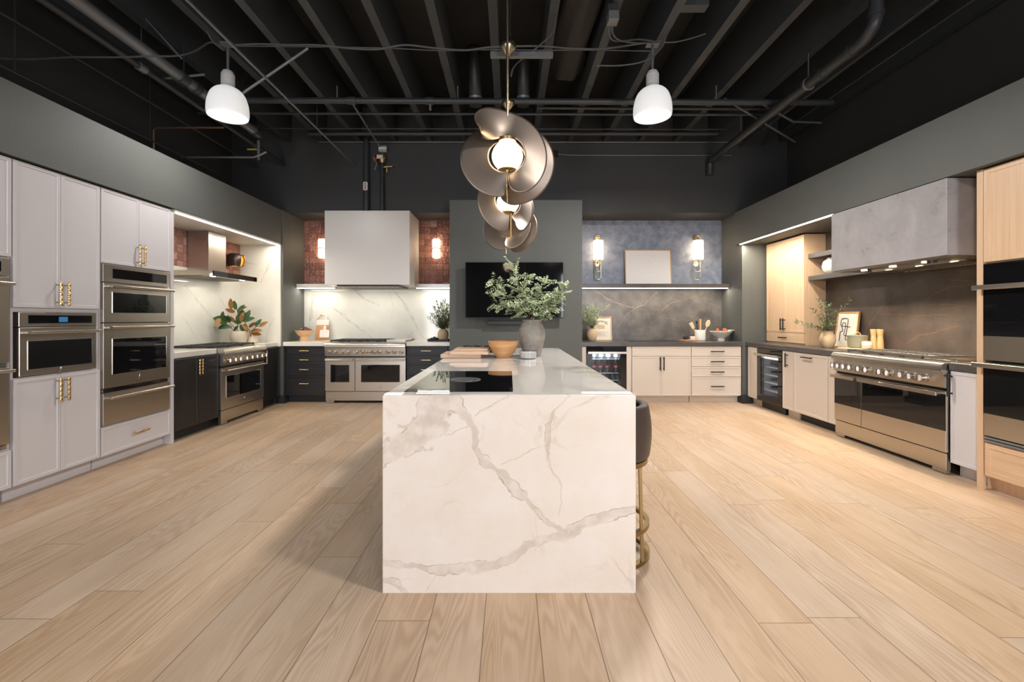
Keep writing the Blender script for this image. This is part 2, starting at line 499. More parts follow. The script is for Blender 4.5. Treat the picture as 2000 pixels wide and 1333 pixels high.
M['pear'] = simple('russet_pear_skin', srgb(178, 96, 48), .4, 0, var=.25)
M['paper'] = simple('off_white_paper', srgb(228, 220, 206), .8, 0, var=.03, scale=90)
M['white_mat'] = simple('white_art_board', srgb(226, 223, 220), .7, 0, var=.01, scale=8)
M['ink'] = simple('black_ink', (.015,.014,.014), .7)
M['tan_wash'] = simple('tan_paint_wash', srgb(206, 178, 140), .8, 0, var=.08)
M['frame_gold'] = simple('light_gilt_frame', srgb(214, 164, 104), .35, .3, var=.05)
M['cloth'] = simple('white_linen', srgb(226, 222, 214), .9, 0, var=.03, bump=.2)
M['wax'] = simple('ivory_candle_wax', srgb(240, 234, 220), .5, 0, var=.01, Subsurface_Weight=.2)
M['sage_pot'] = simple('grey_green_enamel', srgb(140, 138, 116), .35, 0, var=.03)
M['red'] = simple('red_label', srgb(196, 30, 34), .4, 0, var=.05)
M['cola'] = simple('dark_cola_bottle', (.05,.03,.03), .06, 0, var=.1, Specular_IOR_Level=.8)
M['green_glass'] = simple('dark_green_bottle', (.02,.06,.045), .08, 0, var=.2)
M['can'] = simple('silver_drink_can', (.75,.76,.78), .25, 1.0, var=.05)
M['cool_liner'] = simple('pale_fridge_liner', srgb(206, 214, 222), .4, 0, var=.02)
M['yellow'] = simple('yellow_valve_handle', srgb(214, 184, 50), .45, 0, var=.08)
M['brass_valve'] = simple('valve_brass', (.45,.30,.14), .4, .9, var=.1)
M['valve_red'] = simple('faded_red_wheel', srgb(170, 84, 56), .5, 0, var=.1)
M['soft_grey'] = simple('dark_grey_fabric_grille', (.045,.045,.045), .75, 0, var=.15, scale=120)
M['tray'] = simple('black_stone_tray', (.025,.024,.022), .5, 0, var=.2)
M['insulation'] = simple('black_insulation_wrap', (.028,.026,.024), .7, 0, var=.3, bump=.4, scale=6)
M['glass'] = glass_mat('clear_glass')
M['e_globe'] = emit('lit_opal_globe', (1.0, .78, .52), 9.0)
M['e_sconce'] = emit('lit_sconce_glass', (1.0, .76, .50), 8.0)
M['e_led'] = emit('warm_white_led_strip', (1.0, .88, .68), 9.0)
M['e_led_cool'] = emit('neutral_led_strip', (1.0, .95, .84), 8.0)
M['e_shade'] = emit('glowing_acrylic_shade', (1.0, .99, .96), .5)
M['e_spot'] = emit('lit_hood_spot', (1.0, .82, .55), 14.0)
M['e_display'] = emit('blue_display', (.05, .28, .62), .5, (.01,.01,.012))
M['e_fridge'] = emit('fridge_led', (.86, .93, 1.0), 6.0)
M['e_amber'] = emit('amber_glow_inside', (1.0, .62, .22), 5.0)
BAYP = [23, 92, 23, 64, 15, 31]
WORLD = 13.5
EXPO = 0.06
# ------------------------------------------------------------------ the setting
HALF = PI/2
def wall(boxes, name, mat, label=None, loc=None, rot=None):
    mb = MB()
    for b in boxes: mb.box(*b)
    return struct(mb.build(name, mat, keep=loc is None, loc=loc, rot=rot), label)

wall([(-4.6, 4.6, -4.0, 7.7, -.06, 0)], 'floor', M['floor'], 'pale oak plank floor')
wall([(-4.6, 4.6, -4.0, 7.7, 4.5, 4.56)], 'ceiling', M['black_paint'], 'black open ceiling deck')
# left: soffit, pier, backing behind the cabinets
wall([(-4.25, -3.40, -4.0, 6.859, 2.385, 2.885), (-4.25, -4.06, -4.0, 6.70, 0, 2.384), (-4.059, -3.46, -4.0, 2.26, 0, 2.384),
      (-4.25, -3.385, 6.70, 7.42, 0, 2.885)], 'wall_left', M['charcoal'], 'charcoal left wall with soffit')
wall([(-4.42, -4.251, -4.0, 6.859, 0, 4.5)], 'wall_left_upper', M['upper'], 'dark wall above the left soffit')
wall([(3.45, 4.25, -4.0, 6.859, 2.385, 2.885), (4.16, 4.25, -4.0, 6.74, 0, 2.384), (3.60, 4.159, -4.0, 2.42, 0, 2.384),
      (3.50, 4.25, 6.74, 7.42, 0, 2.885)], 'wall_right', M['charcoal'], 'charcoal right wall with soffit')
wall([(4.251, 4.42, -4.0, 6.859, 0, 4.5)], 'wall_right_upper', M['upper'], 'dark wall above the right soffit')
wall([(-4.42, 4.42, 6.86, 7.6, 2.886, 4.5), (-4.42, 4.42, 7.421, 7.6, 0, 2.885)], 'wall_back', M['upper'], 'dark upper back wall')
wall([(-.862, 1.047, 6.45, 6.855, 0, 2.973), (-.862, 1.047, 6.855, 7.42, 0, 2.884)], 'wall_column', M['charcoal'], 'charcoal pier carrying the television')
# niche linings
V = lambda px, py, Y=7.39: ((px-995)*Y/875, 1.27+(622-py)*Y/875)
bl = [([V(652,603), V(682,626), V(705,643), V(728,662)], [.022,.016,.016,.012]),
      ([V(686,560), V(712,584), V(738,596)], [.012,.022,.014]),
      ([V(765,560), V(790,592), V(806,622), V(818,648), V(836,670)], [.014,.026,.024,.018,.01]),
      ([V(760,562), V(768,600), V(762,630)], .006), ([V(806,650), V(788,668)], .008), ([V(612,575), V(606,625), V(600,665)], [.02,.03,.02])]
M['splash_white'] = veined('white_marble_with_gold_veins', srgb(226,223,212), srgb(160,142,112), srgb(128,104,72), bl, .08, .05, .025, .5, .02)
wall([(-3.384, -.863, 7.385, 7.42, .85, 1.80)], 'wall_back_marble', M['splash_white'], 'white marble backsplash behind the far range', loc=(0,0,0))
wall([(-3.384, -.863, 7.39, 7.42, 1.801, 2.884)], 'wall_back_tile', M['tile'], 'red glazed tiles above the marble', loc=(0,0,0))
dl = [([V(1150,562), V(1190,585), V(1218,597), V(1240,604)], .008), ([V(1240,604), V(1262,590), V(1284,571)], .008), ([V(1240,604), V(1222,618), V(1210,634)], .006),
      ([V(1210,634), V(1198,648)], .004), ([V(1290,606), V(1312,592), V(1340,582), V(1375,574)], .006), ([V(1296,621), V(1326,626)], .005),
      ([V(1385,594), V(1408,599)], .005), ([V(1372,632), V(1405,636)], .003), ([V(1335,617), V(1352,618)], .004)]
M['splash_dark'] = veined('dark_stone_with_gold_veins', srgb(112,107,103), srgb(186,150,104), srgb(196,162,116), dl, .3, .08, .03, .75, .1, srgb(80,76,76))
wall([(1.048, 3.499, 7.385, 7.42, .85, 1.80)], 'wall_back_stone', M['splash_dark'], 'dark stone backsplash with gold veins', loc=(0,0,0))
wall([(1.048, 3.499, 7.39, 7.42, 1.801, 2.884)], 'wall_back_plaster', M['blue_plaster'], 'blue grey plaster above the dark stone', loc=(0,0,0))
# left niche: local x runs along world Y, local y into the wall
def LL(px, py, X=4.0):
    Y = X*875/(995-px); return (Y, 1.27+(622-py)*Y/875)
ll = [([LL(362,560), LL(388,590), LL(402,606), LL(416,622)], .016), ([LL(356,616), LL(372,640), LL(384,660)], .012), ([LL(432,560), LL(428,580), LL(440,600)], .012), ([LL(408,640), LL(416,668)], .01)]
M['niche_marble'] = veined('white_marble_in_left_niche', srgb(228,225,214), srgb(172,162,144), srgb(150,136,112), ll, .08, .06, .03, .45, .02)
wall([(4.575, 6.66, -.04, 0, .85, 1.90)], 'wall_left_marble', M['niche_marble'], 'white marble backsplash in the left niche', loc=(-4.04,0,0), rot=(0,0,HALF))
wall([(4.575, 6.66, -.035, 0, 1.901, 2.358)], 'wall_left_tile', M['tile'], 'red glazed tiles in the left niche', loc=(-4.04,0,0), rot=(0,0,HALF))
rl = [([(-3.5,2.36), (-3.53,2.2), (-3.58,2.05), (-3.65,1.9), (-3.7,1.8)], [.012,.03,.016,.02,.01]), ([(-3.98,2.1), (-3.85,2.08), (-3.75,2.06)], .008), ([(-3.5,1.25), (-3.6,1.05), (-3.62,.9)], .012)]
M['return_marble'] = veined('white_marble_return', srgb(230,226,214), srgb(168,150,116), srgb(146,124,84), rl, .08, .06, .03, .5, .02)
wall([(-4.06, -3.405, 6.662, 6.699, .85, 2.358)], 'wall_left_return', M['return_marble'], 'white marble return at the far end of the left niche', loc=(0,0,0))
wall([(-4.06, -3.41, 4.575, 6.699, 2.359, 2.383)], 'trim_1', M['white_plastic'], 'white lining over the left niche')
# right niche
def RR(px, py, X=4.12):
    Y = X*875/(px-995); return (-Y, 1.27+(622-py)*Y/875)
rl = [([RR(1695,637), RR(1712,611), RR(1742,580), RR(1798,548)], .005), ([RR(1768,672), RR(1792,656), RR(1830,648), RR(1868,638)], .006),
      ([RR(1800,590), RR(1822,574), RR(1852,561), RR(1905,552)], .005), ([RR(1718,616), RR(1760,614), RR(1800,618), RR(1858,619)], .004),
      ([RR(1815,596), RR(1850,597), RR(1890,597)], .004), ([RR(1850,545), RR(1904,549)], .005), ([RR(1660,612), RR(1690,616)], .003), ([RR(1838,608), RR(1870,600)], .003)]
M['splash_brown'] = veined('brown_grey_stone_with_gold_veins', srgb(90,78,70), srgb(150,106,70), srgb(166,116,74), rl, .34, .07, .03, .7, .1, srgb(70,61,56))
wall([(-6.72, -2.43, -.03, 0, .85, 2.384)], 'wall_right_stone', M['splash_brown'], 'dark stone backsplash in the right niche', loc=(4.159,0,0), rot=(0,0,-HALF))
for k, b in enumerate([(-3.47, -3.345, 6.66, 6.83, 0, .115), (3.46, 3.60, 6.655, 6.83, 0, .115)]):
    wall([b], 'baseboard_left' if k == 0 else 'baseboard_right', M['black_paint'], 'black base block at the pier')
# unseen front wall, added to keep the television dark; two windows admit daylight
wall([(-4.42, -4.0, -4.12, -4.001, 0, 4.5), (-1.9, 1.9, -4.12, -4.001, 0, 4.5), (4.0, 4.42, -4.12, -4.001, 0, 4.5)] +
     [(a, b, -4.12, -4.001, z0, z1) for a, b in ((-3.999, -1.901), (1.901, 3.999)) for z0, z1 in ((0, .25), (2.95, 4.5))], 'wall_front_added', M['charcoal'], 'added charcoal front wall behind the camera, keeps the television dark')
for k, (a, b) in enumerate(((-3.999, -1.901), (1.901, 3.999))):
    m_ = [(a, b, -4.10, -4.02, .25, .30), (a, b, -4.10, -4.02, 2.90, 2.95), (a, a+.05, -4.10, -4.02, .30, 2.90), (b-.05, b, -4.10, -4.02, .30, 2.90), ((a+b)/2-.025, (a+b)/2+.025, -4.10, -4.02, .30, 2.90)]
    wall(m_, f'window_{k+1}', M['black_metal'], 'black framed window added behind the camera to let daylight in')
# roof beams
for k in range(17):
    X = -1.758 + .5372*(k-5)
    wall([(X-.04, X+.04, -4.0, 6.858, 3.97, 4.499)], 'ceiling_beam', M['beam'], 'black roof beam')

# ------------------------------------------------------------------ furniture builders
def handle(parent, axis, cx, cz, L, mat, y=-.02, style='bamboo', r=.0085):
    mb = MB()
    off = .034
    if axis == 'v': a, b = (cx, y-off, cz-L/2), (cx, y-off, cz+L/2)
    else: a, b = (cx-L/2, y-off, cz), (cx+L/2, y-off, cz)
    a, b = Vector(a), Vector(b)
    if style == 'bamboo':
        N = 5
        pts, rs = [], []
        for i in range(N):
            for t, q in ((.0, .86), (.10, 1.0), (.5, 1.08), (.90, 1.0), (1.0, .86)):
                pts.append(a.lerp(b, (i+min(max(t, .01), .99))/N)); rs.append(r*q)
        mb.tube(pts, rs, 10)
        for i in range(1, N): mb.cyl(a.lerp(b, i/N-.012), a.lerp(b, i/N+.012), r*1.12, seg=10)
    elif style == 'flat':
        d = r
        mb.box(min(a.x,b.x)-d*(axis=='v'), max(a.x,b.x)+d*(axis=='v'), a.y-.004, a.y+.008, min(a.z,b.z)-d*(axis=='h'), max(a.z,b.z)+d*(axis=='h'), .002)
    else:
        mb.cyl(a, b, r, seg=12)
    for t in (.14, .86):
        p = a.lerp(b, t)
        mb.cyl(p, (p.x, y, p.z), r*.75, seg=8)
    return mb.build('handle', mat, parent)

def shaker(parent, name, x0, x1, z0, z1, mat, rail=.03, y=-.02, t=.02, rec=.0045):
    mb = MB()
    g = .0015
    x0 += g; x1 -= g; z0 += g; z1 -= g
    yb = y+t-.0005
    s = rec*.6
    outer = [(x0,z0),(x1,z0),(x1,z1),(x0,z1)]
    i1 = [(x0+rail,z0+rail),(x1-rail,z0+rail),(x1-rail,z1-rail),(x0+rail,z1-rail)]
    i2 = [(x0+rail+s,z0+rail+s),(x1-rail-s,z0+rail+s),(x1-rail-s,z1-rail-s),(x0+rail+s,z1-rail-s)]
    e = .0015
    o2 = [(x0+e,z0+e),(x1-e,z0+e),(x1-e,z1-e),(x0+e,z1-e)]
    v = [(p[0],yb,p[1]) for p in outer] + [(p[0],y+e,p[1]) for p in outer] + [(p[0],y,p[1]) for p in o2] + [(p[0],y,p[1]) for p in i1] + [(p[0],y+rec,p[1]) for p in i2]
    f = [(0,1,2,3), (16,17,18,19)]
    for k in range(0, 16, 4):
        for i in range(4):
            j = (i+1) % 4
            f.append((k+i, k+j, k+4+j, k+4+i))
    mb.poly(v, f)
    return mb.build(name, mat, parent, sharp=20)

def cabinet(name, label, loc, rz, W, H, D, mat, fronts, toe=.1, hmat=None, hstyle='bamboo', group=None, cat='cabinet', toe_mat=None, extra=None, holes=(), rail=.024, legs=0):
    t = thing(name, label, cat, loc, rz, group)
    mb = MB()
    if not holes:
        mb.box(.001, W-.001, 0, D, toe, H)
    else:                                  # an open carcass: sides, back, and rails between the openings
        mb.box(.001, .018, 0, D, toe, H); mb.box(W-.018, W-.001, 0, D, toe, H); mb.box(.0185, W-.0185, D-.012, D, toe, H)
        z = toe
        for (a, b) in sorted(holes):
            mb.box(.0185, W-.0185, 0, D-.0125, z, a); z = b
        mb.box(.0185, W-.0185, 0, D-.0125, z, H)
    mb.build('body', mat, t)
    if toe > 0:
        MB().box(.004, W-.004, .06, D, 0, toe-.0005).build('toe_kick', toe_mat or mat, t)
    for f in fronts:
        d = shaker(t, f[0], f[1], f[2], f[3], f[4], f[6] if len(f) > 6 else mat, rail)
        if f[5]: handle(d, f[5][0], f[5][1], f[5][2], f[5][3], hmat, style=hstyle)
    return t

def emblem(parent, x, z, y, s=1.0):
    mb = MB()
    mb.prism([(x-.016*s, z-.022*s), (x-.008*s, z-.022*s), (x+.006*s, z+.006*s), (x+.006*s, z+.026*s), (x-.001*s, z+.02*s), (x-.001*s, z+.004*s)], 'y', y-.003, y)
    mb.prism([(x+.002*s, z-.012*s), (x+.01*s, z-.022*s), (x+.016*s, z-.022*s), (x+.008*s, z-.004*s)], 'y', y-.003, y)
    return mb.build('emblem', M['chrome'], parent)

def bar_handle(parent, x0, x1, z, y, mat=None, r=.012, off=.055, flat=False, endblock=False):
    mb = MB()
    if flat:
        mb.box(x0, x1, y-off-.010, y-off+.004, z-.017, z+.017, .003)
        for x in (x0+.03, x1-.03): mb.box(x-.012, x+.012, y-off+.0045, y, z-.009, z+.009)
    else:
        mb.cyl((x0, y-off, z), (x1, y-off, z), r, seg=16)
        for x in (x0+.03, x1-.03):
            mb.box(x-.018, x+.018, y-off, y, z-r*.8, z+r*.8, .003)
    return mb.build('handle', mat or M['steel'], parent)

def oven_front(t, name, x0, x1, z0, z1, win, hz, y=-.022, emb=True, glassy=False, flat=False, thick=.045):
    """a steel oven door with a black window, bar handle and maker's mark"""
    d = MB().box(x0+.001, x1-.001, y-.002, y+thick, z0+.0015, z1-.0015, .003).build(name, M['steel'], t)
    if win: MB().box(win[0], win[1], y-.004, y+.004, win[2], win[3]).build('window', M['black_glass'], d)
    if win and not glassy:
        mb = MB(); w = .004
        a, b, c, e = win
        for q in ((a-w, b+w, c-w, c), (a-w, b+w, e, e+w), (a-w, a, c, e), (b, b+w, c, e)): mb.box(q[0], q[1], y-.006, y-.0015, q[2], q[3])
        mb.build('window_trim', M['chrome'], d)
    if hz: bar_handle(d, x0+.02, x1-.02, hz, y-.002, flat=flat)
    if emb: emblem(d, (x0+x1)/2, (z0+(win[2] if win else z1))/2, y-.002)
    return d

def wall_oven(label, loc, rz, W, spec, group=None, name='wall_oven'):
    t = thing(name, label, 'oven', loc, rz, group)
    zs = [s[1] for s in spec]; ze = [s[2] for s in spec]
    MB().box(.02, W-.02, .026, .5, min(zs)+.003, max(ze)-.003).build('body', M['iron'], t)
    for s in spec:
        if s[0] == 'panel':
            p = MB().box(.001, W-.001, -.022, .024, s[1]+.001, s[2]-.001, .002).build('control_panel', M['steel'], t)
            MB().box(W*s[3], W*s[4], -.025, -.018, s[1]+(s[2]-s[1])*.24, s[2]-(s[2]-s[1])*.2).build('touch_strip', M['black_glass'], p)
            if s[5]: MB().box(W*.47, W*.585, -.0265, -.0245, s[1]+(s[2]-s[1])*.32, s[2]-(s[2]-s[1])*.3).build('display', M['e_display'], p)
        elif s[0] == 'door':
            oven_front(t, 'oven_door', 0, W, s[1], s[2], (W*s[3], W*s[4], s[5], s[6]), s[7], emb=s[8])
        elif s[0] == 'drawer':
            d = MB().box(.001, W-.001, -.022, .024, s[1]+.001, s[2]-.001, .003).build('drawer_front', M['steel'], t)
            bar_handle(d, .02, W-.02, s[3], -.022)
        elif s[0] == 'vent':
            mb = MB()
            n = 3
            for i in range(n):
                z = s[1] + (s[2]-s[1])*(i+.2)/n
                mb.box(.004, W-.004, -.02, .02, z, z+(s[2]-s[1])*.5/n)
            mb.build('vent', M['chrome'], t)
    return t

def grate(t, x0, x1, y0, y1, z=.9145, mat=None, rings=2):
    mb = MB()
    b = .006
    for x in (x0+.008, x1-.008): mb.box(x-b, x+b, y0, y1, z+.004, z+.024)
    for y in (y0+b, (y0+y1)/2, y1-b): mb.box(x0+.015, x1-.015, y-b, y+b, z+.005, z+.025)
    for k in range(rings):
        yc = y0 + (y1-y0)*(k+.5)/rings; xc = (x0+x1)/2
        for i in range(8):
            a = 2*PI*i/8 + .39
            p = Vector((xc+.03*math.cos(a), yc+.03*math.sin(a), z+.018)); q = Vector((xc+(x1-x0)*.42*math.cos(a), yc+(x1-x0)*.42*math.sin(a), z+.018))
            mb.cyl(p, q, .006, seg=6)
        mb.tube([(xc+.075*math.cos(2*PI*i/20), yc+.075*math.sin(2*PI*i/20), z+.016) for i in range(20)], .006, 6, closed=True)
    for x in (x0+.01, x1-.01):
        for y in (y0+.012, y1-.012): mb.box(x-.007, x+.007, y-.007, y+.007, .9085, z+.006)
    g = mb.build('grate', mat or M['iron'], t)
    for k in range(rings):
        yc = y0 + (y1-y0)*(k+.5)/rings; xc = (x0+x1)/2
        MB().lathe([(0,.909),(.045,.909),(.045,.918),(.034,.919),(.034,.928),(0,.929)], (xc,yc,0), 20).build('burner', M['iron'], t)
    return g

def cooker(label, loc, rz, W, ovens, knobs, noir=False, ngr=3, griddle=0.0, ring=None, back=.03, group=None, grate_mat=None, seg_minor=()):
    """a freestanding steel range, front towards local -y"""
    t = thing('range_cooker', label, 'range', loc, rz, group)
    D = .62
    mb = MB(); mb.box(.003, W-.003, .0, D, .11, .70); mb.build('body', M['steel_v'], t)
    # sloping control fascia and bullnose
    fx = MB().prism([(-.055, .705), (.02, .70), (.02, .829), (-.065, .829)], 'x', .002, W-.002).build('control_panel', M['steel'], t)
    MB().prism([(-.085, .838), (-.085, .872), (-.078, .892), (-.062, .905), (.05, .905), (.05, .83), (-.07, .83)], 'x', .001, W-.001).build('bullnose', M['steel'], t)
    MB().box(.003, W-.003, .0505, D, .7005, .908).build('cooktop', M['steel'], t)
    for kx in knobs:
        x = kx*W
        s = .62 if kx in seg_minor else 1.0
        y = -.060
        k = MB().cyl((x, y-.012, .768), (x, y-.056, .768), .029*s, .025*s, 24)
        k.box(x-.006*s, x+.006*s, y-.072, y-.054, .768-.028*s, .768+.028*s, .002)
        ko = k.build('knob', M['chrome'], t)
        MB().cyl((x, y+.006, .768), (x, y-.0115, .768), .037*s, .034*s, 24).build('bezel', ring or M['steel'], ko)
    mb = MB(); mb.box(.006, W-.006, -.02, .0, .682, .6985); mb.build('vent', M['black_metal'], t)
    zt, zb = .68, .178
    for (a, b) in ovens:
        a *= W; b *= W
        if noir:
            oven_front(t, 'oven_door', a, b, zb, zt, (a+.002, b-.002, .355, .655), .655, y=-.045, emb=False, glassy=True, flat=True, thick=.044)
        else:
            w = b-a
            mg = .085 if w < .5 else .09
            oven_front(t, 'oven_door', a, b, zb, zt, (a+mg, b-mg, .315, .572), .648, y=-.045, emb=(b-a) > .5, thick=.044)
    kp = MB(); kp.box(.004, W-.004, -.04, -.0005, .035, .172, .003); kp.build('kick_panel', M['steel'], t)
    for x in (.07, W-.07):
        for y in (.02, D-.06): MB().cyl((x, y, 0), (x, y, .109), .02, seg=12).build('foot', M['steel'], t)
        MB().box(x-.06, x+.06, -.035, -.004, .008, .034).build('foot_plate', M['steel'], t)
    # hob
    gx0, gx1 = .03, W-.03-griddle
    for i in range(ngr):
        a = gx0+(gx1-gx0)*i/ngr; b = gx0+(gx1-gx0)*(i+1)/ngr
        grate(t, a+.002, b-.002, .065, .565, mat=grate_mat)
    if griddle:
        gm = MB(); x0 = W-.03-griddle+.01; x1 = W-.03
        gm.box(x0, x1, .07, .56, .9085, .925, .004)
        for q in ((x0, x1, .07, .08), (x0, x1, .55, .56), (x0, x0+.01, .0805, .5495), (x1-.01, x1, .0805, .5495)): gm.box(*q, .9255, .94)
        gm.build('griddle', M['steel'], t)
    if back:
        bm = MB(); bm.box(.003, W-.003, .585, D, .9085, .908+back, .003)
        bm.build('back_trim', M['steel'], t)
        sl = MB()
        n = int(W/.075)
        for i in range(n): sl.box(.03+i*(W-.06)/n, .03+(i+.6)*(W-.06)/n, .582, .5845, .912, .908+back*.8)
        sl.build('back_vent', M['iron'], t)
    return t
# ------------------------------------------------------------------ left wall run (local x = world Y)
LX = -3.44
BR = M['gold']
# leftmost oven tower, mostly outside the frame
H = 2.375
t = cabinet('tall_cabinet', 'cool white tall oven cabinet cut by the left edge of the photo', (LX, 2.30, 0), HALF, .782, H, .58, M['white_cab'],
    [('door', .003, .391, 1.69, H-.004, ('v', .36, 1.83, .18)), ('door', .391, .779, 1.69, H-.004, ('v', .422, 1.83, .18)), ('drawer', .003, .779, .105, .365, ('h', .391, .25, .2))],
    hmat=BR, holes=[(.375, 1.68)], group=None)
wall_oven('steel double wall oven cut by the left edge of the photo', (LX, 2.32, 0), HALF, .742,
    [('panel', 1.555, 1.678, .12, .93, False), ('door', .965, 1.553, .11, .90, 1.09, 1.46, 1.505, False), ('vent', .935, .963), ('door', .41, .933, .11, .90, .52, .84, .915, False), ('vent', .378, .408)])
# pantry with the compact oven
t = cabinet('tall_cabinet', 'cool white tall pantry cabinet around the small built-in oven with blue display', (LX, 3.085, 0), HALF, .662, H, .58, M['white_cab'],
    [('door', .003, .331, 1.345, H-.004, ('v', .30, 1.456, .184)), ('door', .331, .659, 1.345, H-.004, ('v', .362, 1.456, .184)),
     ('door', .003, .331, .105, .845, ('v', .30, .73, .184)), ('door', .331, .659, .105, .845, ('v', .362, .73, .184))], hmat=BR, holes=[(.853, 1.314)])
wall_oven('small steel built-in oven with blue display below the tall white doors', (LX, 3.085+.036, 0), HALF, .585,
    [('panel', 1.208, 1.312, .1, .93, True), ('door', .858, 1.206, .1, .93, .905, 1.105, 1.168, True)])
# double oven tower
t = cabinet('tall_cabinet', 'cool white tall cabinet holding the steel double oven beside the left niche', (LX, 3.75, 0), HALF, .777, H, .58, M['white_cab'],
    [('door', .003, .388, 1.738, H-.004, ('v', .36, 1.85, .19)), ('door', .388, .774, 1.738, H-.004, ('v', .418, 1.85, .19)),
     ('drawer', .003, .774, .102, .348, ('h', .391, .23, .16))], hmat=BR, holes=[(.353, 1.73)])
wall_oven('steel double wall oven with two black windows beside the left niche', (LX, 3.768, 0), HALF, .741,
    [('panel', 1.578, 1.728, .12, .94, False), ('door', 1.232, 1.576, .12, .93, 1.32, 1.492, 1.543, False),
     ('door', .672, 1.230, .12, .93, .79, 1.09, 1.19, True), ('vent', .640, .670)])
wall_oven('steel warming drawer under the double wall oven', (LX, 3.768, 0), HALF, .741, [('drawer', .358, .636, .592)], name='warming_drawer')
for o in [x for x in bpy.data.objects if x.name.startswith('warming_drawer') and x.parent is None]: o['category'] = 'warming drawer'
tag(MB().box(-3.46+.02-.58, -3.425, 4.529, 4.572, 0, 2.37).build('end_panel', M['white_cab']), 'cool white end panel closing the oven tower at the left niche', 'panel')
# niche base cabinets and range
cabinet('base_cabinet', 'black oak two-door base cabinet between white end panel and left range', (LX, 4.576, 0), HALF, .70, .85, .56, M['dark_oak'],
    [('door', .003, .35, .105, .845, ('v', .325, .735, .17)), ('door', .35, .697, .105, .845, ('v', .372, .735, .17))], hmat=BR, toe_mat=M['black_paint'])
cabinet('base_cabinet', 'black oak single-door base cabinet right of the left range', (LX, 6.196, 0), HALF, .455, .85, .56, M['dark_oak'],
    [('door', .003, .452, .105, .845, ('v', .06, .735, .17))], hmat=BR, toe_mat=M['black_paint'])
def counter(name, label, b, mat, cat='countertop'):
    return tag(MB().box(*b, .004).build(name, mat), label, cat)
counter('countertop', 'white stone countertop left of the left range', (-3.998, -3.445, 4.575, 5.276, .852, .914), M['counter_white'])
counter('countertop', 'white stone countertop under the magnolia pot right of the left range', (-3.998, -3.445, 6.193, 6.66, .852, .914), M['counter_white'])
cooker('stainless steel six-burner range standing in the left niche', (LX, 5.279, 0), HALF, .911, [(0.0, 1.0)], (.07,.19,.30,.45,.58,.70,.83,.94), ring=M['gold'], ngr=3, back=.03)
# chimney hood
t = thing('range_hood', 'steel chimney hood with slim canopy over the left range', 'range hood', (-4.0, 5.735, 1.775))
MB().box(.004, .262, -.17, .17, .066, .58).build('chimney', M['steel_v'], t)
MB().prism([(.004, .065), (.30, .065), (.498, .05), (.498, .035), (.35, .003), (.004, .003)], 'y', -.455, .455).build('canopy', M['steel'], t)
MB().box(.499, .512, -.455, .455, -.004, .058, .002).build('glass_front', M['black_glass'], t)
fl = MB()
for k in range(3): fl.box(.05, .34, -.42+k*.285, -.42+k*.285+.27, -.002, .0025)
fl.build('filter', M['grey_iron'], t)
for y in (-.3, .3): MB().cyl((.40, y, .006), (.40, y, .001), .03, seg=20).build('lamp', M['e_led_cool'], t)
# wall light on the tile
t = thing('wall_sconce', 'dark bronze cupped sconce glowing amber on left niche tiles', 'sconce', (-4.003, 6.40, 2.10))
MB().cyl((.0, 0, 0), (.02, 0, 0), .06, seg=24).build('back_plate', M['old_brass'], t)
def cup(a0, a1, rr, z0, z1):
    def f(u, v):
        a = R(a0+(a1-a0)*u)
        zz = z0+(z1-z0)*v
        q = math.sin(PI*v)*.02
        return Vector((.085+(rr+q)*math.cos(a)*1.1, (rr+q)*math.sin(a), zz))
    return f
sh = MB().grid(cup(-12, -185, .075, -.09, .09), 28, 10).build('shade', M['dark_bronze'], t)
sh.modifiers.new('s', 'SOLIDIFY').thickness = .003
sh = MB().grid(cup(175, 35, .10, -.085, .085), 24, 10).build('reflector', M['gold'], t)
sh.modifiers.new('s', 'SOLIDIFY').thickness = .003
MB().ball((.075, .03, 0), .05, .85, 1, 1.4).build('bulb', M['e_amber'], t)

# ------------------------------------------------------------------ back wall, left nook
BY = 6.74
cabinet('base_cabinet', 'black oak four-drawer base cabinet left of the far range', (-3.37, BY, 0), 0, .612, .85, .62, M['dark_oak_h'],
    [('drawer', .03, .61, .725, .848, ('h', .30, .782, .145)), ('drawer', .03, .61, .57, .722, ('h', .30, .645, .145)), ('drawer', .03, .61, .41, .567, ('h', .30, .50, .145)), ('drawer', .03, .61, .105, .407, ('h', .30, .29, .145))],
    hmat=BR, toe_mat=M['black_paint'])
cabinet('base_cabinet', 'black oak drawer base cabinet right of the far range', (-1.545, BY, 0), 0, .679, .85, .62, M['dark_oak_h'],
    [('drawer', .003, .62, .712, .848, ('h', .30, .782, .15)), ('drawer', .003, .62, .57, .709, ('h', .30, .645, .15)), ('drawer', .003, .62, .41, .567, ('h', .30, .50, .15)), ('drawer', .003, .62, .105, .407, ('h', .30, .29, .15))],
    hmat=M['pale_gold'], hstyle='round', toe_mat=M['black_paint'])
counter('countertop', 'white stone countertop carrying the peach footed bowl', (-3.383, -2.758, 6.69, 7.384, .852, .914), M['counter_white'])
counter('countertop', 'white stone countertop between the far range and the television pier', (-1.546, -.864, 6.69, 7.384, .852, .914), M['counter_white'])
cooker('wide stainless range with two oven doors under the white hood', (-2.754, BY, 0), 0, 1.205, [(0.0, .37), (.373, 1.0)],
    (.052,.124,.213,.282,.386,.462,.517,.556,.608,.677,.785,.862,.945), ngr=3, griddle=.30, ring=M['old_brass'], seg_minor=(.517,.556), back=.03)
t = thing('range_hood', 'large plain white box hood between two red tile panels', 'range hood', (-2.128, 7.04, 1.76))
b = MB()
b.box(-.636, .636, -.34, .342, .012, 1.122, .003)
b.build('cover', M['white_hood'], t)
b = MB(); b.box(-.47, .47, -.30, .30, -.006, .0115); b.build('liner', M['black_metal'], t)
b = MB()
for k in range(14): b.box(-.44+k*.063, -.41+k*.063, -.22, .22, -.0095, -.0065)
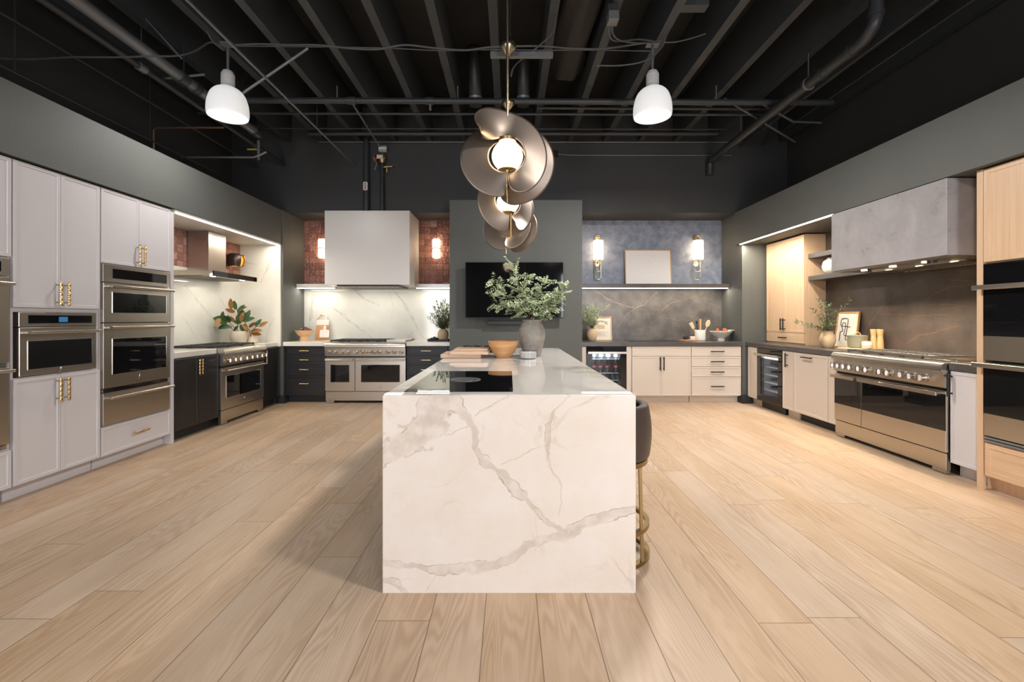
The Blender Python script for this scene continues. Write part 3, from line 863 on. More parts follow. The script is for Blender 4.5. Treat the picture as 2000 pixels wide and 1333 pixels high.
b.build('filter', M['chrome'], t)
for (x0, x1, lab) in ((-3.383, -2.768, 'white stone shelf left of the white hood'), (-1.488, -.864, 'white stone shelf right of the white hood')):
    t = thing('floating_shelf', lab, 'shelf', ((x0+x1)/2, 7.25, 1.742))
    w = (x1-x0)/2
    MB().box(-w, w, -.14, .134, .012, .073, .003).build('board', M['counter_white'], t)
    MB().box(-w+.01, w-.01, -.136, -.122, .0, .0115).build('led_strip', M['e_led_cool'], t)
def capsule_sconce(x, label):
    t = thing('wall_sconce', label, 'sconce', (x, 7.386, 2.25), 0, 'capsule sconces on the red tiles')
    MB().box(-.03, .03, -.015, .0, .1, .2, .004).build('back_plate', M['old_brass'], t)
    for z0, z1, up in ((0, .148, False), (.162, .31, True)):
        pr = [(0, z0), (.05, z0+.002), (.062, z0+.02), (.062, z1-.006), (.055, z1), (0, z1)] if not up else [(0, z0), (.055, z0), (.062, z0+.006), (.062, z1-.02), (.05, z1-.002), (0, z1)]
        MB().lathe(pr, (0, -.09, 0), 24).build('glass_shade', M['e_sconce'], t)
    MB().lathe([(0,.1485),(.066,.1485),(.066,.1615),(0,.1615)], (0,-.09,0), 24).build('band', M['old_brass'], t)
    MB().box(-.012, .012, -.03, -.0152, .148, .162).build('arm', M['old_brass'], t)
capsule_sconce(-3.05, 'glowing capsule sconce half hidden behind the left edge of the white hood')
capsule_sconce(-1.19, 'glowing capsule sconce on red tiles between white hood and television pier')

# ------------------------------------------------------------------ back wall, right nook
G = M['greige']; BH = M['black_metal']
t = cabinet('base_cabinet', 'greige cabinet surround framing the drinks fridge', (1.05, BY, 0), 0, .785, .85, .62, G, [], holes=[(.12, .845)], toe=.1)
MB().box(.0185, .099, -.019, .45, .103, .845).build('filler', G, t); MB().box(.708, .7665, -.019, .45, .103, .845).build('filler', G, t)
cabinet('base_cabinet', 'greige sink cabinet with a pair of doors and black pulls', (1.837, BY, 0), 0, .889, .85, .62, G,
    [('drawer', .003, .886, .70, .848, None), ('door', .003, .4445, .105, .697, ('v', .418, .592, .2)), ('door', .4445, .886, .105, .697, ('v', .471, .592, .2))], hmat=BH, hstyle='round')
cabinet('base_cabinet', 'greige four-drawer cabinet at the far right corner', (2.728, BY, 0), 0, .752, .85, .62, G,
    [('drawer', .003, .749, .70, .848, ('h', .38, .772, .2)), ('drawer', .003, .749, .545, .697, ('h', .38, .62, .2)), ('drawer', .003, .749, .39, .542, ('h', .38, .466, .2)), ('drawer', .003, .749, .105, .387, ('h', .38, .25, .2))],
    hmat=BH, hstyle='round')
counter('countertop', 'dark grey stone countertop along the back under the long shelf', (1.05, 3.498, 6.70, 7.384, .852, .914), M['dark_stone'])
t = thing('floating_shelf', 'long dark stone shelf with warm light strip below blue plaster', 'shelf', (2.275, 7.25, 1.742))
MB().box(-1.224, 1.222, -.14, .134, .012, .075, .003).build('board', M['dark_stone'], t)
MB().box(-1.215, 1.2, -.138, -.124, .0, .0115).build('led_strip', M['e_led'], t)
# drinks fridge
t = thing('beverage_fridge', 'black glass-door drinks fridge full of red-labelled bottles', 'fridge', (1.155, BY, 0.1))
mb = MB(); x1 = .597
mb.box(0, .012, 0.03, .55, .005, .74); mb.box(x1-.012, x1, .03, .55, .005, .74); mb.box(.0125, x1-.0125, .03, .55, .005, .03); mb.box(.0125, x1-.0125, .03, .55, .72, .74); mb.box(.0125, x1-.0125, .54, .55, .031, .719)
mb.build('body', M['cool_liner'], t)
mb = MB(); mb.box(0, .085, -.022, .028, .005, .74); mb.box(x1-.085, x1, -.022, .028, .005, .74); mb.box(.0855, x1-.0855, -.022, .028, .005, .11); mb.box(.0855, x1-.0855, -.022, .028, .632, .74)
d = mb.build('door', M['black_glass'], t)
MB().box(.0856, x1-.0856, -.014, -.010, .1105, .6315).build('glass_pane', M['glass'], d)
bar_handle(d, .015, x1+.002, .655, -.022, flat=True, off=.04)
SHZ = (.225, .335, .545)
for z in SHZ: MB().box(.0135, x1-.0135, .06, .52, z, z+.006).build('shelf', M['can'], t)
MB().box(.08, x1-.08, .04, .055, .708, .718).build('light_strip', M['e_fridge'], t)
BO = None
def bottle(x, y, z, label):
    global BO
    if BO is None:
        BO = thing('drink_bottle', label, 'bottle', (x, y, z), 0, 'bottles on the middle fridge shelf')
        MB().lathe([(0,0),(.028,0),(.031,.01),(.03,.03),(.027,.05),(.031,.075),(.031,.105),(.024,.135),(.013,.165),(.012,.185),(0,.186)], seg=16).build('glass_body', M['cola'], BO)
        MB().lathe([(.0318,.07),(.0318,.108),(.0305,.109),(.0305,.069)], seg=16).build('wrap_label', M['red'], BO)
        MB().lathe([(0,.1865),(.0145,.184),(.0145,.200),(.013,.202),(0,.202)], seg=14).build('cap', M['red'], BO)
        w = MB()
        for k in range(9):     # the white script on the label, a flowing band of strokes
            a = R(-120+7.5*k); b2 = R(-120+7.5*(k+1))
            z0 = .088+.009*math.sin(k*1.9); z1 = .088+.009*math.sin((k+1)*1.9)
            w.cyl((.0322*math.cos(a), .0322*math.sin(a), z0), (.0322*math.cos(b2), .0322*math.sin(b2), z1), .0026, seg=6)
        w.build('script', M['white_plastic'], BO)
        return
    dup(BO, (x, y, z), label=label)
nm = ['leftmost', 'second from left', 'third from left', 'rightmost']
for k, x in enumerate((1.283, 1.385, 1.487, 1.622)):
    bottle(x, BY+.12, .1+.342, f'red-labelled drink bottle in the fridge, {nm[k]} in the front row')
for k, x in enumerate((1.325, 1.43, 1.535, 1.662)):
    bottle(x, BY+.235, .1+.342, f'red-labelled drink bottle in the fridge, {nm[k]} in the second row')
CA = None
for k, x in enumerate((1.285, 1.402, 1.508, 1.628)):
    lab = f'silver drink can on the top fridge shelf, {nm[k]} of four'
    if CA is None:
        CA = thing('drink_can', lab, 'can', (x, BY+.12, .1+.5515), 0, 'cans on the top fridge shelf')
        MB().lathe([(0,0),(.026,0),(.032,.008),(.032,.105),(.027,.118),(0,.116)], seg=18).build('shell', M['can'], CA)
        MB().lathe([(.0325,.03),(.0325,.07),(.0322,.07),(.0322,.03)], seg=18).build('print_band', M['cool_liner'], CA)
    else: dup(CA, (x, BY+.12, .1+.5515), label=lab)
GB = None
for k, x in enumerate((1.50, 1.58, 1.655)):
    lab = f'dark green bottle on the low fridge shelf, {["left", "middle", "right"][k]} of three'
    if GB is None:
        GB = tag(MB().lathe([(0,0),(.03,0),(.031,.01),(.031,.05),(.018,.075),(.012,.095),(0,.096)], seg=14).build('drink_bottle', M['green_glass'], keep=True, loc=(x, BY+.13, .1+.232)), lab, 'bottle', 'green bottles on the low fridge shelf')
    else: dup(GB, (x, BY+.13, .1+.232), label=lab)
# paperclip sconces
def clip_sconce(x, label):
    t = thing('wall_sconce', label, 'sconce', (x, 7.386, 1.90), 0, 'loop sconces on the blue plaster')
    def loop(w, z0, z1, y):
        r = w/2
        p = [(r*math.cos(a), y, z1-r+r*math.sin(a)) for a in [PI*i/10 for i in range(11)]]
        p += [(r*math.cos(a), y, z0+r+r*math.sin(a)) for a in [PI+PI*i/10 for i in range(11)]]
        return p
    MB().tube(loop(.105, 0, .73, -.045), .006, 8, closed=True).build('outer_loop', M['pale_gold'], t)
    MB().tube(loop(.085, .13, .70, -.075), .005, 8, closed=True).build('inner_loop', M['pale_gold'], t)
    MB().lathe([(0,0),(.047,0),(.047,.01),(0,.01)], (0,0,0), 24, M=Matrix.Translation((0,0,.27)) @ Matrix.Rotation(HALF, 4, 'X')).build('lower_plate', M['pale_gold'], t)
    MB().lathe([(0,0),(.047,0),(.047,.01),(0,.01)], (0,0,0), 24, M=Matrix.Translation((0,0,.68)) @ Matrix.Rotation(HALF, 4, 'X')).build('upper_plate', M['pale_gold'], t)
    MB().cyl((0,-.0105,.27), (0,-.10,.30), .008, seg=10).build('arm', M['pale_gold'], t)
    MB().lathe([(0,.325),(.07,.325),(.078,.333),(.078,.627),(.07,.635),(0,.635)], (0,-.10,0), 28).build('glass_shade', M['e_sconce'], t)
    for z in (.318, .636): MB().lathe([(0,z),(.055,z),(.055,z+.006),(0,z+.006)], (0,-.10,0), 24).build('cap', M['pale_gold'], t)
clip_sconce(1.445, 'brass loop sconce left of the white framed art on blue plaster')
clip_sconce(3.07, 'brass loop sconce right of the white framed art on blue plaster')

# ------------------------------------------------------------------ right wall run (local x = -world Y)
RX = 3.575
cabinet('base_cabinet', 'narrow greige cabinet left of the wine fridge by the corner', (RX, 6.685, 0), -HALF, .255, .85, .56, G, [('door', .003, .252, .105, .845, None)])
cabinet('base_cabinet', 'narrow greige cabinet with black upright pull right of the wine fridge', (RX, 5.838, 0), -HALF, .232, .85, .56, G, [('door', .003, .229, .105, .845, ('v', .115, .735, .18))], hmat=BH, hstyle='round', rail=.026)
t = thing('dishwasher', 'greige panelled dishwasher with a black bar pull near its top', 'dishwasher', (RX, 5.603, 0), -HALF)
MB().box(.003, .597, .0, .55, .1, .85).build('body', M['grey_iron'], t)
d = shaker(t, 'door', 0, .6, .105, .845, G); handle(d, 'h', .27, .80, .17, BH, style='round')
MB().box(.01, .59, .07, .55, 0, .0995).build('toe_kick', M['iron'], t)
cabinet('base_cabinet', 'narrow greige filler cabinet between dishwasher and wide right range', (RX, 5.0, 0), -HALF, .13, .85, .56, G, [('door', .002, .128, .105, .845, None)], rail=.02)
cabinet('base_cabinet', 'pale narrow cabinet with black upright pull between range and oak tower', (RX, 3.618, 0), -HALF, .248, .85, .56, M['white_cab'], [('door', .003, .245, .105, .845, ('v', .02, .735, .19))], hmat=BH, hstyle='round', rail=.026)
counter('countertop', 'dark stone countertop under the oak wall cabinet on the right', (3.545, 4.127, 4.868, 6.735, .852, .914), M['dark_stone'])
counter('countertop', 'short dark stone countertop between the wide range and the oak tower', (3.545, 4.127, 3.372, 3.617, .852, .914), M['dark_stone'])
cooker('wide stainless range with black glass doors on the right wall', (RX, 4.862, 0), -HALF, 1.24, [(0.0, .292), (.296, 1.0)],
    (.042,.10,.165,.232,.325,.40,.53,.60,.712,.785,.87), noir=True, ngr=4, griddle=.30, back=.022, ring=M['steel'], grate_mat=M['grey_iron'])
# wine fridge
t = thing('wine_fridge', 'black wine fridge with lit glass door on the right wall', 'fridge', (RX, 6.43, .06), -HALF)
mb = MB(); x1 = .589
mb.box(0, .012, .03, .54, .045, .79); mb.box(x1-.012, x1, .03, .54, .045, .79); mb.box(.0125, x1-.0125, .03, .54, .045, .06); mb.box(.0125, x1-.0125, .03, .54, .775, .79); mb.box(.0125, x1-.0125, .53, .54, .061, .774)
mb.build('body', M['cool_liner'], t)
mb = MB(); mb.box(0, .09, -.022, .028, .045, .785); mb.box(x1-.09, x1, -.022, .028, .045, .785); mb.box(.0905, x1-.0905, -.022, .028, .045, .14); mb.box(.0905, x1-.0905, -.022, .028, .69, .785)
d = mb.build('door', M['black_glass'], t)
MB().box(.0906, x1-.0906, -.014, -.010, .1405, .6895).build('glass_pane', M['glass'], d)
bar_handle(d, -.005, x1-.01, .70, -.022, flat=True, off=.045)
WS = (.19, .30, .41, .52, .63)
for z in WS: MB().box(.02, x1-.02, .05, .5, z, z+.014).build('shelf', M['cool_liner'], t)
MB().box(.08, x1-.08, .035, .045, .762, .772).build('light_strip', M['e_fridge'], t)
MB().box(.02, x1-.02, .04, .5, -.06, .04).build('toe_grille', M['black_metal'], t)
WB = None
wn = ['lowest', 'second lowest', 'middle', 'second highest']
for i, z in enumerate(WS[:4]):
    for k, u in enumerate((.16, .30, .44)):
        lab = f'dark wine bottle lying on the {wn[i]} fridge shelf, {["left", "middle", "right"][k]} of three'
        loc = (RX+.09, 6.43-u, .06+z+.0145+.037)
        if WB is None:
            Mx = Matrix.Rotation(HALF, 4, 'Y')
            WB = tag(MB().lathe([(0,0),(.012,0),(.013,.07),(.016,.085),(.036,.13),(.037,.29),(0,.29)], seg=16, M=Mx).build('wine_bottle', M['green_glass'], keep=True, loc=loc), lab, 'bottle', 'bottles in the wine fridge')
        else: dup(WB, loc, label=lab)
# oak wall cabinet standing on the counter
t = thing('counter_cabinet', 'pale oak two-door cupboard standing on the dark right counter', 'cabinet', (3.86, 6.70, .9145), -HALF)
W = .86
MB().box(.001, W-.001, 0, .265, 0, 1.455).build('body', M['oak'], t)
for (a, b, hx) in ((.003, .43, .40), (.43, .857, .46)):
    d = shaker(t, 'door', a, b, .16, 1.452, M['oak'], .03); handle(d, 'v', hx, .27, .17, BH, style='round')
d = shaker(t, 'drawer', .003, .857, .02, .157, M['oak_h'], .004, rec=.001); handle(d, 'h', .43, .085, .16, BH, style='round')
for (za, zb, lab) in ((2.044, 2.104, 'upper dark stone shelf between oak cupboard and plaster hood'), (1.757, 1.815, 'lower dark stone shelf carrying the round white vase')):
    tag(MB().box(3.89, 4.128, 4.815, 5.835, za, zb, .003).build('floating_shelf', M['dark_stone']), lab, 'shelf')
# plaster hood
t = thing('range_hood', 'long grey plaster hood with warm spotlights over the right range', 'range hood', (3.785, 4.16, 1.755), -HALF)
MB().box(-.632, .632, -.342, .342, .014, .622, .003).build('cover', M['grey_plaster'], t)
mb = MB(); mb.box(-.60, .60, -.31, .32, .0, .0135); mb.build('liner', M['steel'], t)
mb = MB()
for k in range(26): mb.cyl((-.36+k*.033, -.06, -.006), (-.36+k*.033, .26, -.006), .009, seg=8)
mb.box(-.42, .52, -.075, -.0605, -.014, -.0005); mb.box(-.42, .52, .2605, .275, -.014, -.0005)
mb.build('baffle_filter', M['chrome'], t)
for u in (-.366, -.03, .30):
    MB().cyl((u, -.2, -.0005), (u, -.2, -.006), .027, seg=24).build('spot_lamp', M['e_spot'], t)
for u in (-.27, .36, .42): MB().cyl((u, -.23, -.0005), (u, -.23, -.02), .012, seg=12).build('switch_knob', M['black_metal'], t)
# oak oven tower
OX = 3.53
t = cabinet('tall_cabinet', 'pale oak tower with black double oven at the right edge', (OX, 3.366, 0), -HALF, .90, 2.375, .58, M['oak'],
    [('door', .048, .852, 1.682, 2.371, None), ('drawer', .056, .844, .11, .352, None, M['oak_h'])], toe=.1, holes=[(.358, 1.675)], rail=.035)
MB().box(.001, .046, -.02, .0, 0, 2.374).build('stile', M['oak'], t); MB().box(.854, .899, -.02, .0, 0, 2.374).build('stile', M['oak'], t)
t = thing('wall_oven', 'black glass double oven with steel bands in the pale oak tower', 'oven', (OX, 3.366-.05, 0), -HALF)
W = .80
MB().box(.02, W-.02, .026, .5, .37, 1.66).build('body', M['iron'], t)
MB().box(.001, W-.001, -.024, .02, 1.515, 1.67, .002).build('control_panel', M['black_glass'], t)
d = MB().box(.001, W-.001, -.022, .024, .962, 1.512, .003).build('oven_door', M['steel'], t)
MB().box(.003, W-.003, -.026, -.018, 1.14, 1.509).build('window', M['black_glass'], d); bar_handle(d, -.04, W+.02, 1.497, -.024, flat=True, off=.04)
d = MB().box(.001, W-.001, -.022, .024, .405, .945, .003).build('oven_door', M['steel'], t)
MB().box(.003, W-.003, -.026, -.018, .57, .942).build('window', M['black_glass'], d); bar_handle(d, -.04, W+.02, .925, -.024, flat=True, off=.04)
mb = MB()
for k in range(2): mb.box(.004, W-.004, -.022, .02, .362+k*.021, .376+k*.021)
mb.build('vent', M['grey_pipe'], t)

# ------------------------------------------------------------------ the island
def IV(cx, cy): return (-.585+(cx-42)/1270*1.168, .914*(1-(cy-292)/986))
il = [([IV(20,1125), IV(200,1135), IV(310,1166), IV(480,1160), IV(600,1145), IV(700,1095), IV(770,1040), IV(860,1010)], [.022,.026,.026,.036,.034,.026,.03,.018]),
      ([IV(860,1010), IV(960,978), IV(1060,930), IV(1160,900), IV(1330,862)], [.016,.026,.036,.036,.030]),
      ([IV(390,300), IV(430,365), IV(475,400), IV(500,450), IV(498,560)], [.026,.026,.024,.018,.024]),
      ([IV(498,560), IV(545,630), IV(640,680), IV(740,790)], [.02,.016,.036,.036]),
      ([IV(740,790), IV(840,890), IV(955,972)], [.03,.012,.016]),
      ([IV(30,600), IV(120,540), IV(220,480), IV(300,400), IV(350,330)], [.03,.07,.095,.075,.05]),
      ([IV(350,330), IV(290,310), IV(250,340)], .04), ([IV(270,490), IV(345,440)], .045), ([IV(120,440), IV(180,440)], .012),
      ([IV(510,388), IV(590,350), IV(640,325), IV(690,295)], .006),
      ([IV(985,300), IV(900,370), IV(868,440), IV(880,560)], [.004,.006,.016,.014]), ([IV(880,560), IV(890,650), IV(940,740), IV(920,880)], [.012,.007,.006,.004]),
      ([IV(828,450), IV(822,530)], .010), ([IV(840,545), IV(720,590), IV(640,640)], .004),
      ([IV(30,1215), IV(100,1235), IV(175,1290)], [.03,.022,.01]), ([IV(350,490), IV(480,440)], .004), ([IV(180,1210), IV(120,1232)], .003), ([IV(250,1270), IV(320,1170)], .003)]
M['island_front'] = veined('calacatta_island_end', srgb(238,229,220), srgb(180,158,138), srgb(130,99,78), il, .16, .07, .03, .6, .015, srgb(233,220,206), fine=2.2)
M['island_top'] = marble('calacatta_island_top', srgb(230,224,216), srgb(128,114,100), .008, .9, 24, .6, (0, 0, .25), (1, .55, 1))
IX0, IX1, IY0, IY1 = -.585, .583, 2.066, 5.35
t = thing('kitchen_island', 'long white veined marble waterfall island in the middle of the room', 'kitchen island', (0, IY0, 0))
a, b = IX0, IX1; L = IY1-IY0
MB().box(a, b, 0, .02, 0, .912, .0015).build('end_panel', M['island_front'], t)
MB().box(a, b, L-.02, L, 0, .893).build('end_panel', M['island_front'], t)
# top slab, with the hob cut out of it so the hob sits flush
hx0, hx1, hy0, hy1 = -.513, .017, 2.163-IY0, 3.01-IY0
mb = MB()
mb.box(a, b, .0205, hy0, .894, .914); mb.box(a, b, hy1, L, .894, .914); mb.box(a, hx0, hy0+.0005, hy1-.0005, .894, .914); mb.box(hx1, b, hy0+.0005, hy1-.0005, .894, .914)
mb.build('top_slab', M['island_top'], t)
MB().box(a+.02, .22, .0205, L-.0205, .1, .8935).build('cabinet_body', M['dark_oak'], t)
MB().box(a+.08, .17, .0205, L-.0205, 0, .0995).build('toe_kick', M['black_paint'], t)
t = thing('induction_hob', 'black glass downdraft hob set flush into the island top', 'hob', ((hx0+hx1)/2, (hy0+hy1)/2+IY0, .8955))
MB().box(hx0+.262-.013+.001, .264, -.4225, .4225, 0, .0195).build('glass_top', M['black_glass'], t)
mb = MB()
for k in range(-9, 10):
    h = math.sqrt(max(.082**2-(k*.0088)**2, 0))
    if h > .01: mb.cyl((-.005+k*.0088, -h, .0205), (-.005+k*.0088, h, .0205), .0019, seg=6)
mb.tube([(-.005+.085*math.cos(2*PI*i/40), .085*math.sin(2*PI*i/40), .0205) for i in range(40)], .0018, 6, closed=True)
mb.build('vent_grille', M['grey_pipe'], t)
# stool
t = thing('bar_stool', 'brown leather barrel-back bar stool with brass frame beside the island', 'stool', (.520, 2.48, 0))
def shell(u, v):
    a = R(-100+200*u)      # wraps the outer (+x) side
    z = .525 + (.815-.525)*v
    r = .243+.016*math.sin(PI*v)-.006*v
    return Vector((r*math.cos(a), r*math.sin(a), z))
s = MB().grid(shell, 40, 8).build('backrest', M['leather'], t)
m = s.modifiers.new('s', 'SOLIDIFY'); m.thickness = .05; m.offset = -1
m = s.modifiers.new('b', 'BEVEL'); m.width = .018; m.segments = 3; m.limit_method = 'ANGLE'
MB().lathe([(0,.545),(.19,.545),(.196,.555),(.196,.60),(.18,.625),(0,.635)], seg=40).build('seat', M['leather'], t)
MB().lathe([(0,.50),(.235,.50),(.235,.524),(0,.524)], seg=40).build('seat_ring', M['old_brass'], t)
for a in (45, 135, 225, 315):
    c, s_ = math.cos(R(a)), math.sin(R(a))
    MB().tube([(.222*c, .222*s_, .4995), (.235*c, .235*s_, .02)], .011, 4).build('leg', M['old_brass'], t)
def ring(r, z, h, w):
    return [(r-w, z), (r, z), (r, z+h), (r-w, z+h), (r-w, z)]
MB().lathe(ring(.246, 0, .02, .03), seg=48).build('base_ring', M['old_brass'], t)
MB().lathe(ring(.244, .16, .022, .024), seg=48).build('footrest', M['old_brass'], t)
# television
t = thing('television', 'wide black wall-mounted television on the charcoal pier', 'television', (.079, 6.30, 1.27))
MB().box(-.70, .68, .0, .035, .0, .79, .004).build('casing', M['black_metal'], t)
MB().box(-.693, .673, -.003, .001, .012, .783).build('screen', M['screen'], t)
MB().box(-.2, .2, .036, .15, .2, .6).build('mount', M['black_metal'], t)
t = thing('soundbar', 'slim dark grey soundbar below the television', 'speaker', (.05, 6.40, 1.175))
MB().box(-.37, .37, -.05, .045, 0, .065, .012, 2).build('cabinet', M['soft_grey'], t)
MB().box(-.36, .36, -.053, -.0505, .008, .057).build('grille', M['soft_grey'], t)
# light strips along the niche lintels
for (b, lab) in (((-3.436, -3.416, 4.60, 6.655, 2.348, 2.3585), 'thin lit strip along the top edge of the left niche'), ((3.455, 3.475, 4.80, 6.73, 2.3735, 2.3845), 'thin lit strip along the top edge of the right niche')):
    tag(MB().box(*b).build('led_strip', M['e_led']), lab, 'light strip')
# ------------------------------------------------------------------ plants and decor
rnd = random.Random(11)
def rv(s): return Vector((rnd.uniform(-s, s), rnd.uniform(-s, s), rnd.uniform(-s, s)))
def branch(root, pts, leafmat, L, W, step, compound=False, r=.003, spread=.6, start=.35, wiggle=.0, mats=None, tuft=0):
    """one branch: a twig with leaves as its foliage"""
    c = spline(pts, 7)
    mb = MB(); n = len(c)
    mb.tube(c, [r*(1-.7*i/(n-1)) for i in range(n)], 6)
    fol = MB()
    length = sum((c[i+1]-c[i]).length for i in range(n-1))
    k = int(length*(1-start)/step)
    for i in range(k+1):
        t = start+(1-start)*i/max(k, 1)
        j = min(int(t*(n-1)), n-2); f = t*(n-1)-j
        p = c[j].lerp(c[j+1], f); d = (c[j+1]-c[j]).normalized()
        side = d.orthogonal().normalized(); side.rotate(Quaternion(d, rnd.uniform(0, 2*PI)))
        if compound:
            for sgn in (1, -1):
                tw = (d*.5+side*sgn*spread+rv(.4)).normalized()
                l2 = L*rnd.uniform(2.2, 3.6)
                q = p+tw*l2+Vector((0,0,-.006)); mb.tube([p, p.lerp(q, .5)+Vector((0,0,.006)), q], [.0013, .001, .0007], 4)
                up = (Vector((0,-.6,1))+rv(.6)).normalized()
                m = 5
                for a in range(1, m+1):
                    pp = p.lerp(q, a/m)
                    sd = tw.cross(up).normalized()
                    for s2 in (1, -1):
                        fol.leaf(pp, (sd*s2+tw*.5+rv(.25)), up+rv(.3), L*rnd.uniform(.75, 1.1), W*rnd.uniform(.8, 1.1))
                fol.leaf(q, tw+rv(.2), up, L, W)
        else:
            for sgn in (1, -1):
                dd = (d*.7+side*sgn*spread+rv(.25))
                fol.leaf(p, dd, (Vector((0,-.4,1))+rv(.7)), L*rnd.uniform(.75, 1.15), W*rnd.uniform(.8, 1.15), rnd.uniform(.05, .3))
    if not compound: fol.leaf(c[-1], c[-1]-c[-2], Vector((0,-.3,1)), L, W)
    b = mb.build('branch', M['twig'], root)
    fol.build('foliage', leafmat, b, fixn=False)
    return b
def vase(name, label, loc, prof, mat, rim=None, seg=40, cat='vase', liquid=None):
    t = thing(name, label, cat, loc)
    MB().lathe(prof, seg=seg).build('body', mat, t)
    return t
def shell_prof(out, th=.006):
    """closed pot profile from an outer outline, with an inside surface"""
    inn = [(max(r-th, .002), z) for r, z in reversed(out[1:])]
    inn[-1] = (inn[-1][0], inn[-1][1]+th)
    return [(0, out[0][1])] + out + inn + [(0, out[0][1]+th)]

CT = .9145     # worktop height
# island: grey vase with sage branches
vp = [(.075,0),(.084,.01),(.105,.09),(.124,.17),(.127,.21),(.122,.25),(.104,.29),(.087,.31),(.085,.325),(.092,.336),(.090,.342)]
tag(MB().lathe(shell_prof(vp, .008), seg=48).build('stoneware_vase', M['stone_vase'], keep=True, loc=(.214, 4.25, CT)), 'large weathered grey stoneware vase standing on the island', 'vase')
t = thing('branch_bouquet', 'spreading sage green leafy branches in the grey vase', 'bouquet', (.214, 4.25, CT+.05))
X0 = Vector((.214, 4.25, CT+.05))
tips = [((.035,4.18,1.765), (.13,4.2,1.45)), ((-.15,4.15,1.60), (.05,4.2,1.40)), ((-.13,4.2,1.42), (.06,4.22,1.33)), ((.175,4.3,1.66), (.20,4.27,1.45)),
        ((.335,4.22,1.62), (.27,4.24,1.42)), ((.525,4.2,1.575), (.38,4.22,1.38)), ((.44,4.25,1.50), (.33,4.25,1.36)), ((.10,4.08,1.40), (.17,4.17,1.33)), ((.25,4.06,1.40), (.23,4.15,1.33)),
        ((.40,4.15,1.40), (.31,4.2,1.32)), ((.06,4.38,1.58), (.14,4.3,1.42))]
for tip, mid in tips:
    a = Vector((rnd.uniform(-.05,.05), rnd.uniform(-.05,.05), 0))
    branch(t, [a, a*.6+Vector((0,0,.26)), Vector(mid)-X0, Vector(tip)-X0], M['leaf_grey'], .031, .017, .032, compound=True, r=.0032, start=.55, spread=.75)
# bowl, candle, boards, gas hob on the island
bp = [(.062,0),(.066,.006),(.105,.05),(.130,.105),(.141,.146),(.137,.15)]
tag(MB().lathe(shell_prof(bp, .010), seg=48).build('wooden_bowl', M['wood_bowl'], keep=True, loc=(-.055, 4.08, CT)), 'turned honey brown wooden bowl standing on the island', 'bowl')
t = thing('candle', 'ivory candle in a low glass tumbler in front of the vase', 'candle', (.165, 3.95, CT))
MB().lathe(shell_prof([(.070,0),(.078,.004),(.079,.072)], .004), seg=40).build('glass_cup', M['glass'], t)
MB().lathe([(0,.007),(.072,.007),(.072,.058),(0,.058)], seg=40).build('wax', M['wax'], t)
MB().cyl((0,0,.0585), (.002,0,.068), .0015, seg=6).build('wick', M['ink'], t)
for (b, lab, z) in (((-.618, -.12, 3.97, 4.36, 0, .035), 'pale beech board overhanging the island edge, lowest of the three', CT),
                    ((-.487, -.06, 3.93, 4.30, 0, .026), 'pale beech board in the middle of the stack on the island', CT+.0355),
                    ((-.455, -.08, 4.0, 4.28, 0, .020), 'pale beech board on top of the stack on the island', CT+.062)):
    cx, cy = (b[0]+b[1])/2, (b[2]+b[3])/2
    w, d = (b[1]-b[0])/2, (b[3]-b[2])/2
    if lab.startswith('pale beech board in'):
        w = .17; cx = -.355; 
    if lab.startswith('pale beech board on'): w = .15; cx = -.345
    if 'lowest' in lab: w = .18; cx = -.432
    tag(MB().box(-w, w, -d, d, 0, b[5], .006, 2).build('serving_board', M['light_board'], keep=True, loc=(cx, cy, z)), lab, 'board', 'boards stacked on the island')
t = thing('gas_hob', 'black gas hob with cast iron grates at the island far end', 'hob', (-.30, 4.86, CT))
MB().box(-.24, .24, -.24, .24, 0, .008, .002).build('plate', M['black_glass'], t)
for x in (-.12, .12):
    g = MB(); z = .03
    for q in (-.10, .10): g.box(x+q-.006, x+q+.006, -.2, .2, z, z+.014)
    for y in (-.19, 0, .19): g.box(x-.0935, x+.0935, y-.006, y+.006, z, z+.014)
    for q in (-.10, .10):
        for y in (-.19, .19): g.box(x+q-.006, x+q+.006, y-.006, y+.006, .0085, z-.0005)
    for y in (-.1, .1):
        for i in range(6):
            a = 2*PI*i/6; g.cyl((x+.03*math.cos(a), y+.03*math.sin(a), z+.012), (x+.085*math.cos(a), y+.085*math.sin(a), z+.02), .006, seg=6)
    g.build('grate', M['iron'], t)
    for y in (-.1, .1): MB().lathe([(0,.0085),(.04,.0085),(.038,.018),(.026,.024),(0,.024)], (x,y,0), 20).build('burner', M['iron'], t)

# left niche: magnolia branches in two pots
vp = [(.072,0),(.09,.012),(.106,.06),(.108,.11),(.102,.16),(.098,.175)]
tag(MB().lathe(shell_prof(vp), seg=40).build('ribbed_pot', M['cream_pot'], keep=True, loc=(-3.81, 6.30, CT)), 'larger cream ribbed pot standing in the left niche', 'pot')
vp2 = [(.062,0),(.078,.006),(.070,.06),(.052,.12),(.028,.15),(.03,.165)]
tag(MB().lathe(shell_prof(vp2, .005), seg=36).build('tapered_pot', M['cream_pot'], keep=True, loc=(-3.71, 6.47, CT)), 'smaller cream tapered pot beside the larger ribbed pot', 'pot')
def magnolia(t, leaves, stem):
    mb = MB()
    for s in stem: mb.tube(spline(s, 5), .0045, 6)
    b = mb.build('branch', M['twig'], t)
    for (p, d, L, mat) in leaves:
        MB().broadleaf(p, d, Vector((.35,-.85,.3))+rv(.35), L*1.08, max(L*.46, .05), .10).build('leaf', M[mat], t, fixn=False)
def NP(px, py, Y=6.3):
    if px < 452: Y -= .0115*(452-px)
    return Vector(((px-995)*Y/875, Y, 1.27+(622-py)*Y/875))
o = Vector((-3.81, 6.30, CT+.05))
